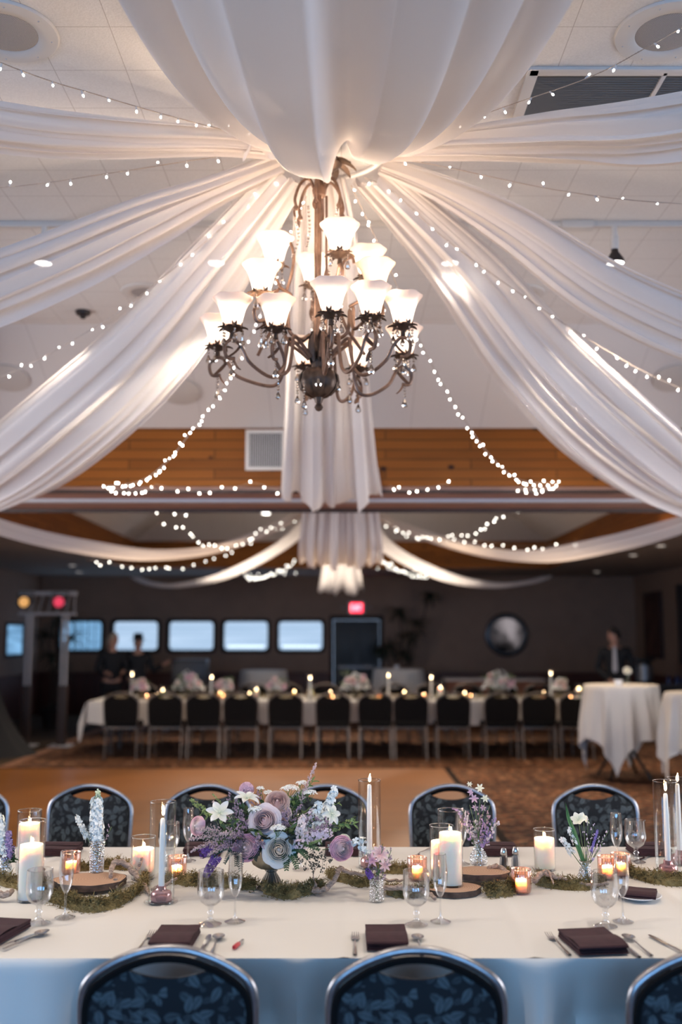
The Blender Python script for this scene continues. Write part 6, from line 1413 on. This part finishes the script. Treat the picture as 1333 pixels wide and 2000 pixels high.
# ------------------------------------------------------------------ people
skin = mat('skin', (.50,.26,.18), .55, Subsurface_Weight=.15, Subsurface_Scale=.02)
suit = speckle('black_suit_cloth', (.012,.012,.014), .2, 60, .85)
def skinmesh(name, V, E_, rads, mt, parent, sub=2):
    me = bpy.data.meshes.new(name); me.from_pydata(V, E_, []); o = bpy.data.objects.new(name, me); C.objects.link(o); o.parent = parent
    mo_ = o.modifiers.new('Skin', 'SKIN'); mo_.use_smooth_shade = True
    if not me.skin_vertices:
        bpy.context.view_layer.objects.active = o
    for i, r in enumerate(rads):
        sv = me.skin_vertices[0].data[i]; sv.radius = r if isinstance(r, tuple) else (r, r); sv.use_root = (i == 0)
    o.modifiers.new('Sub', 'SUBSURF').levels = sub; o.modifiers[-1].render_levels = sub; me.materials.append(mt); return o
def person(loc, rz, label, hgt=1.78, hands=None, hair=(.02,.015,.012), shirt=None, tie=None, hat=False, female=False, look=0.0, long_coat=False):
    """faces local -Y; hands: two points (local metres at 1.78 m height)"""
    s = hgt/1.78; o = empty('person', loc, rz, label, 'person'); o.scale = (s, s, s)
    sw = .17 if female else .20; hl, hr = hands or ((-.10,-.22,1.0),(.10,-.22,1.0))
    V = [(0,0,.95),(0,.005,1.10),(0,.01,1.28),(0,.01,1.42),(0,0,1.50),(0,-.01,1.57),(0,-.02,1.66),(0,-.01,1.74)]
    E_ = [(i, i+1) for i in range(7)]; Rd = [(.15,.11),(.13,.10),(.155,.115),(.13,.09),(.055,.055),(.062,.070),(.082,.098),(.06,.07)]
    def arm(sx, hand):
        b0 = len(V); sh = (sx*sw,.01,1.42); hx = Vector(hand); el = Vector((sx*(sw+.09), .03, 1.13)); V.append(sh); V.append(tuple(el)); V.append(tuple(hx)); E_.extend([(3,b0),(b0,b0+1),(b0+1,b0+2)]); Rd.extend([.058,.043,.028])
        d = (hx-el).normalized(); palm = hx+d*.06; V.append(tuple(palm)); E_.append((b0+2,b0+3)); Rd.append((.036,.018)); sd = d.cross(Vector((0,1,.2))).normalized()
        for k2, (off, ln) in enumerate(((-.030,.062),(-.010,.072),(.010,.068),(.028,.055))):
            a = palm+sd*off*.8+d*.025; b_ = a+d*ln*.55+Vector((0,-.008,0)); c_ = b_+d*ln*.35+Vector((0,.004,-.016)); i0 = len(V); V.extend([tuple(a), tuple(b_), tuple(c_)]); E_.extend([(b0+3,i0),(i0,i0+1),(i0+1,i0+2)]); Rd.extend([.0095,.0085,.0075])
        i0 = len(V); t1 = hx+d*.025+sd*(-.035*sx); t2 = t1+d*.035+sd*(-.015*sx); V.extend([tuple(t1), tuple(t2)]); E_.extend([(b0+2,i0),(i0,i0+1)]); Rd.extend([.0105,.009])
        return sh, el, hx
    aL, aR = arm(-1, hl), arm(1, hr)
    for sx in (-1, 1):
        b0 = len(V); V.extend([(sx*.095,0,.88),(sx*.105,-.01,.50),(sx*.11,.02,.09),(sx*.115,-.13,.035)]); E_.extend([(0,b0),(b0,b0+1),(b0+1,b0+2),(b0+2,b0+3)]); Rd.extend([(.088,.09),.06,.042,(.042,.028)])
    skinmesh('body', V, E_, Rd, skin, o)
    # head turned to look sideways: face features, ears
    hd = Matrix.Translation((0,-.01,1.665)) @ Matrix.Rotation(look, 4, 'Z')
    m = M(); m.X = hd
    m.ball((0,-.018,0), .098, 20, (.80,.93,1.20)); m.ball((0,-.060,-.070), .045, 12, (1,.8,.8))
    m.tube([(0,-.100,.025),(0,-.122,-.015),(0,-.108,-.028)], [.010,.014,.010], 8)
    for sx in (-1, 1): m.ball((sx*.079,.0,-.005), .020, 8, (.4,.8,1.4)); m.ball((sx*.030,-.094,.018), .013, 8)
    fo = m.build('face', skin, o); m = M(); m.X = hd
    for sx in (-1, 1): m.ball((sx*.030,-.103,.018), .0065, 8)
    m.tube([(-.022,-.100,-.055),(0,-.107,-.057),(.022,-.100,-.055)], .005, 6)
    for sx in (-1, 1): m.tube([(sx*.015,-.104,.040),(sx*.045,-.094,.042)], .004, 5)
    m.build('eyes_and_mouth', mat('dark_feature', (.09,.03,.03), .5), o)
    m = M(); m.X = hd
    m.grid(lambda u, v: Vector((.088*sin(u*1.75)*cos(2*pi*v), -.004+.108*sin(u*1.75)*sin(2*pi*v)*(1 if sin(2*pi*v) > 0 else .82), .012+.124*cos(u*1.75)+(.03 if sin(2*pi*v) < 0 else -.03)*sin(u*1.75))), 10, 24, cv=True)
    if female: m.ball((0,.045,-.02), .085, 14, (1.05,.8,1.25))
    m.build('hair', mat('hair_%d' % int(hair[0]*1000), hair, .7), o)
    if hat:
        m = M(); m.X = hd; m.lathe([(0,.195),(.07,.19),(.088,.17),(.094,.10),(.098,.075),(.155,.068),(.158,.062),(.095,.06)], 32); m.build('hat', mat('black_felt', (.006,.006,.007), .9), o)
    # clothes: jacket, trousers, shoes
    V2 = [(0,0,.90),(0,.005,1.10),(0,.01,1.28),(0,.01,1.42),(0,.005,1.50)]; E2 = [(0,1),(1,2),(2,3),(3,4)]; R2 = [(.185,.14),(.16,.125),(.18,.14),(.165,.125),(.105,.095)]
    for sx, (sh, el, hx) in ((-1,aL),(1,aR)):
        b0 = len(V2); V2.extend([sh, tuple(el), tuple(el.lerp(hx,.88))]); E2.extend([(3,b0),(b0,b0+1),(b0+1,b0+2)]); R2.extend([.078,.060,.045])
    skinmesh('jacket', V2, E2, R2, suit, o)
    V3 = [(0,0,.92)]; E3 = []; R3 = [(.165,.125)]
    for sx in (-1, 1):
        b0 = len(V3); V3.extend([(sx*.10,0,.84),(sx*.108,-.01,.50),(sx*.112,.015,.10)]); E3.extend([(0,b0),(b0,b0+1),(b0+1,b0+2)]); R3.extend([(.105,.11),.085,.07])
    skinmesh('trousers', V3, E3, R3, suit, o)
    for sx in (-1, 1): M().ball((sx*.113,-.055,.042), .05, 12, (.95,2.6,.84)).build('shoe', mat('black_leather', (.01,.01,.01), .3), o)
    if shirt:
        m = M(); m.grid(lambda u, v: Vector(((v-.5)*.11*(1-u*.9), -.150+.03*(1-u)*0+.012*(2*v-1)**2+.02*(1-u), 1.49-.36*u)), 8, 7); m.build('shirt_front', mat('shirt_cloth_%s' % shirt[1], shirt[0], .8), o)
    if tie:
        m = M(); m.grid(lambda u, v: Vector(((v-.5)*(.05+.035*u)*(1 if u < .93 else (1-u)*14), -.165-.005*(1-(2*v-1)**2)+.02*(1-u), 1.49-.42*u)), 14, 5); m.build('necktie', mat('silver_tie', tie, .6), o)
    return o
person((4.50, 16.5, 0), -.30, 'person in black suit and pale tie standing behind the cocktail table, looking left', 1.80, ((-.05,-.20,.93),(.05,-.21,.91)), tie=(.55,.52,.52), shirt=((.02,.02,.022),'b'), look=-1.05)
person((-3.98, 17.5, 0), .35, 'light-haired person in dark clothes, left of the two by the windows', 1.72, ((-.12,-.20,1.08),(.16,-.26,1.10)), hair=(.42,.33,.24), female=True, look=.6)
person((-3.62, 17.9, 0), .25, 'person in a black brimmed hat and black clothes in front of the second window', 1.66, ((-.16,-.28,1.0),(.50,-.20,1.28)), hat=True, look=.2)

# ------------------------------------------------------------------ groups for repeated things
GN = {'chair': 'banquet chairs at the two long tables', 'ceiling drape': 'voile swags under the ceiling', 'string lights': 'strings of small white lights', 'ceiling speaker': 'round ceiling speakers',
      'ceiling disc': 'white ceiling discs', 'track light': 'track spots', 'light track': 'ceiling light tracks', 'downlight': 'recessed downlights', 'ceiling spot': 'rear bay ceiling spots', 'table': 'tables', 'tablecloth': 'ivory tablecloths',
      'candle': 'lit candles', 'glass candle holder': 'clear glass candle cylinders', 'candle holder': 'pink taper holders', 'votive holder': 'rose-copper votive glasses', 'goblet': 'water goblets', 'champagne flute': 'champagne flutes',
      'napkin': 'plum napkins', 'fork': 'forks', 'knife': 'table knives', 'spoon': 'spoons', 'shaker': 'salt and pepper shakers', 'wood slice': 'wood slices', 'driftwood': 'driftwood pieces', 'vase': 'bud vases', 'flowers': 'bud vase flowers',
      'flower arrangement': 'bouquets in footed bowls', 'person': 'people standing at the back', 'plant': 'dark potted plants', 'bottle': 'bottles on the sideboard', 'stand': 'truss uprights', 'stage light': 'stage lights', 'picture': 'pictures on the right wall', 'hoop': 'ceiling hoops'}
tops = [o for o in C.objects if o.parent is None and 'category' in o.keys()]
for c_, g_ in GN.items():
    L_ = [o for o in tops if o['category'] == c_]
    if len(L_) > 1:
        for o in L_:
            if 'group' not in o.keys(): o['group'] = g_
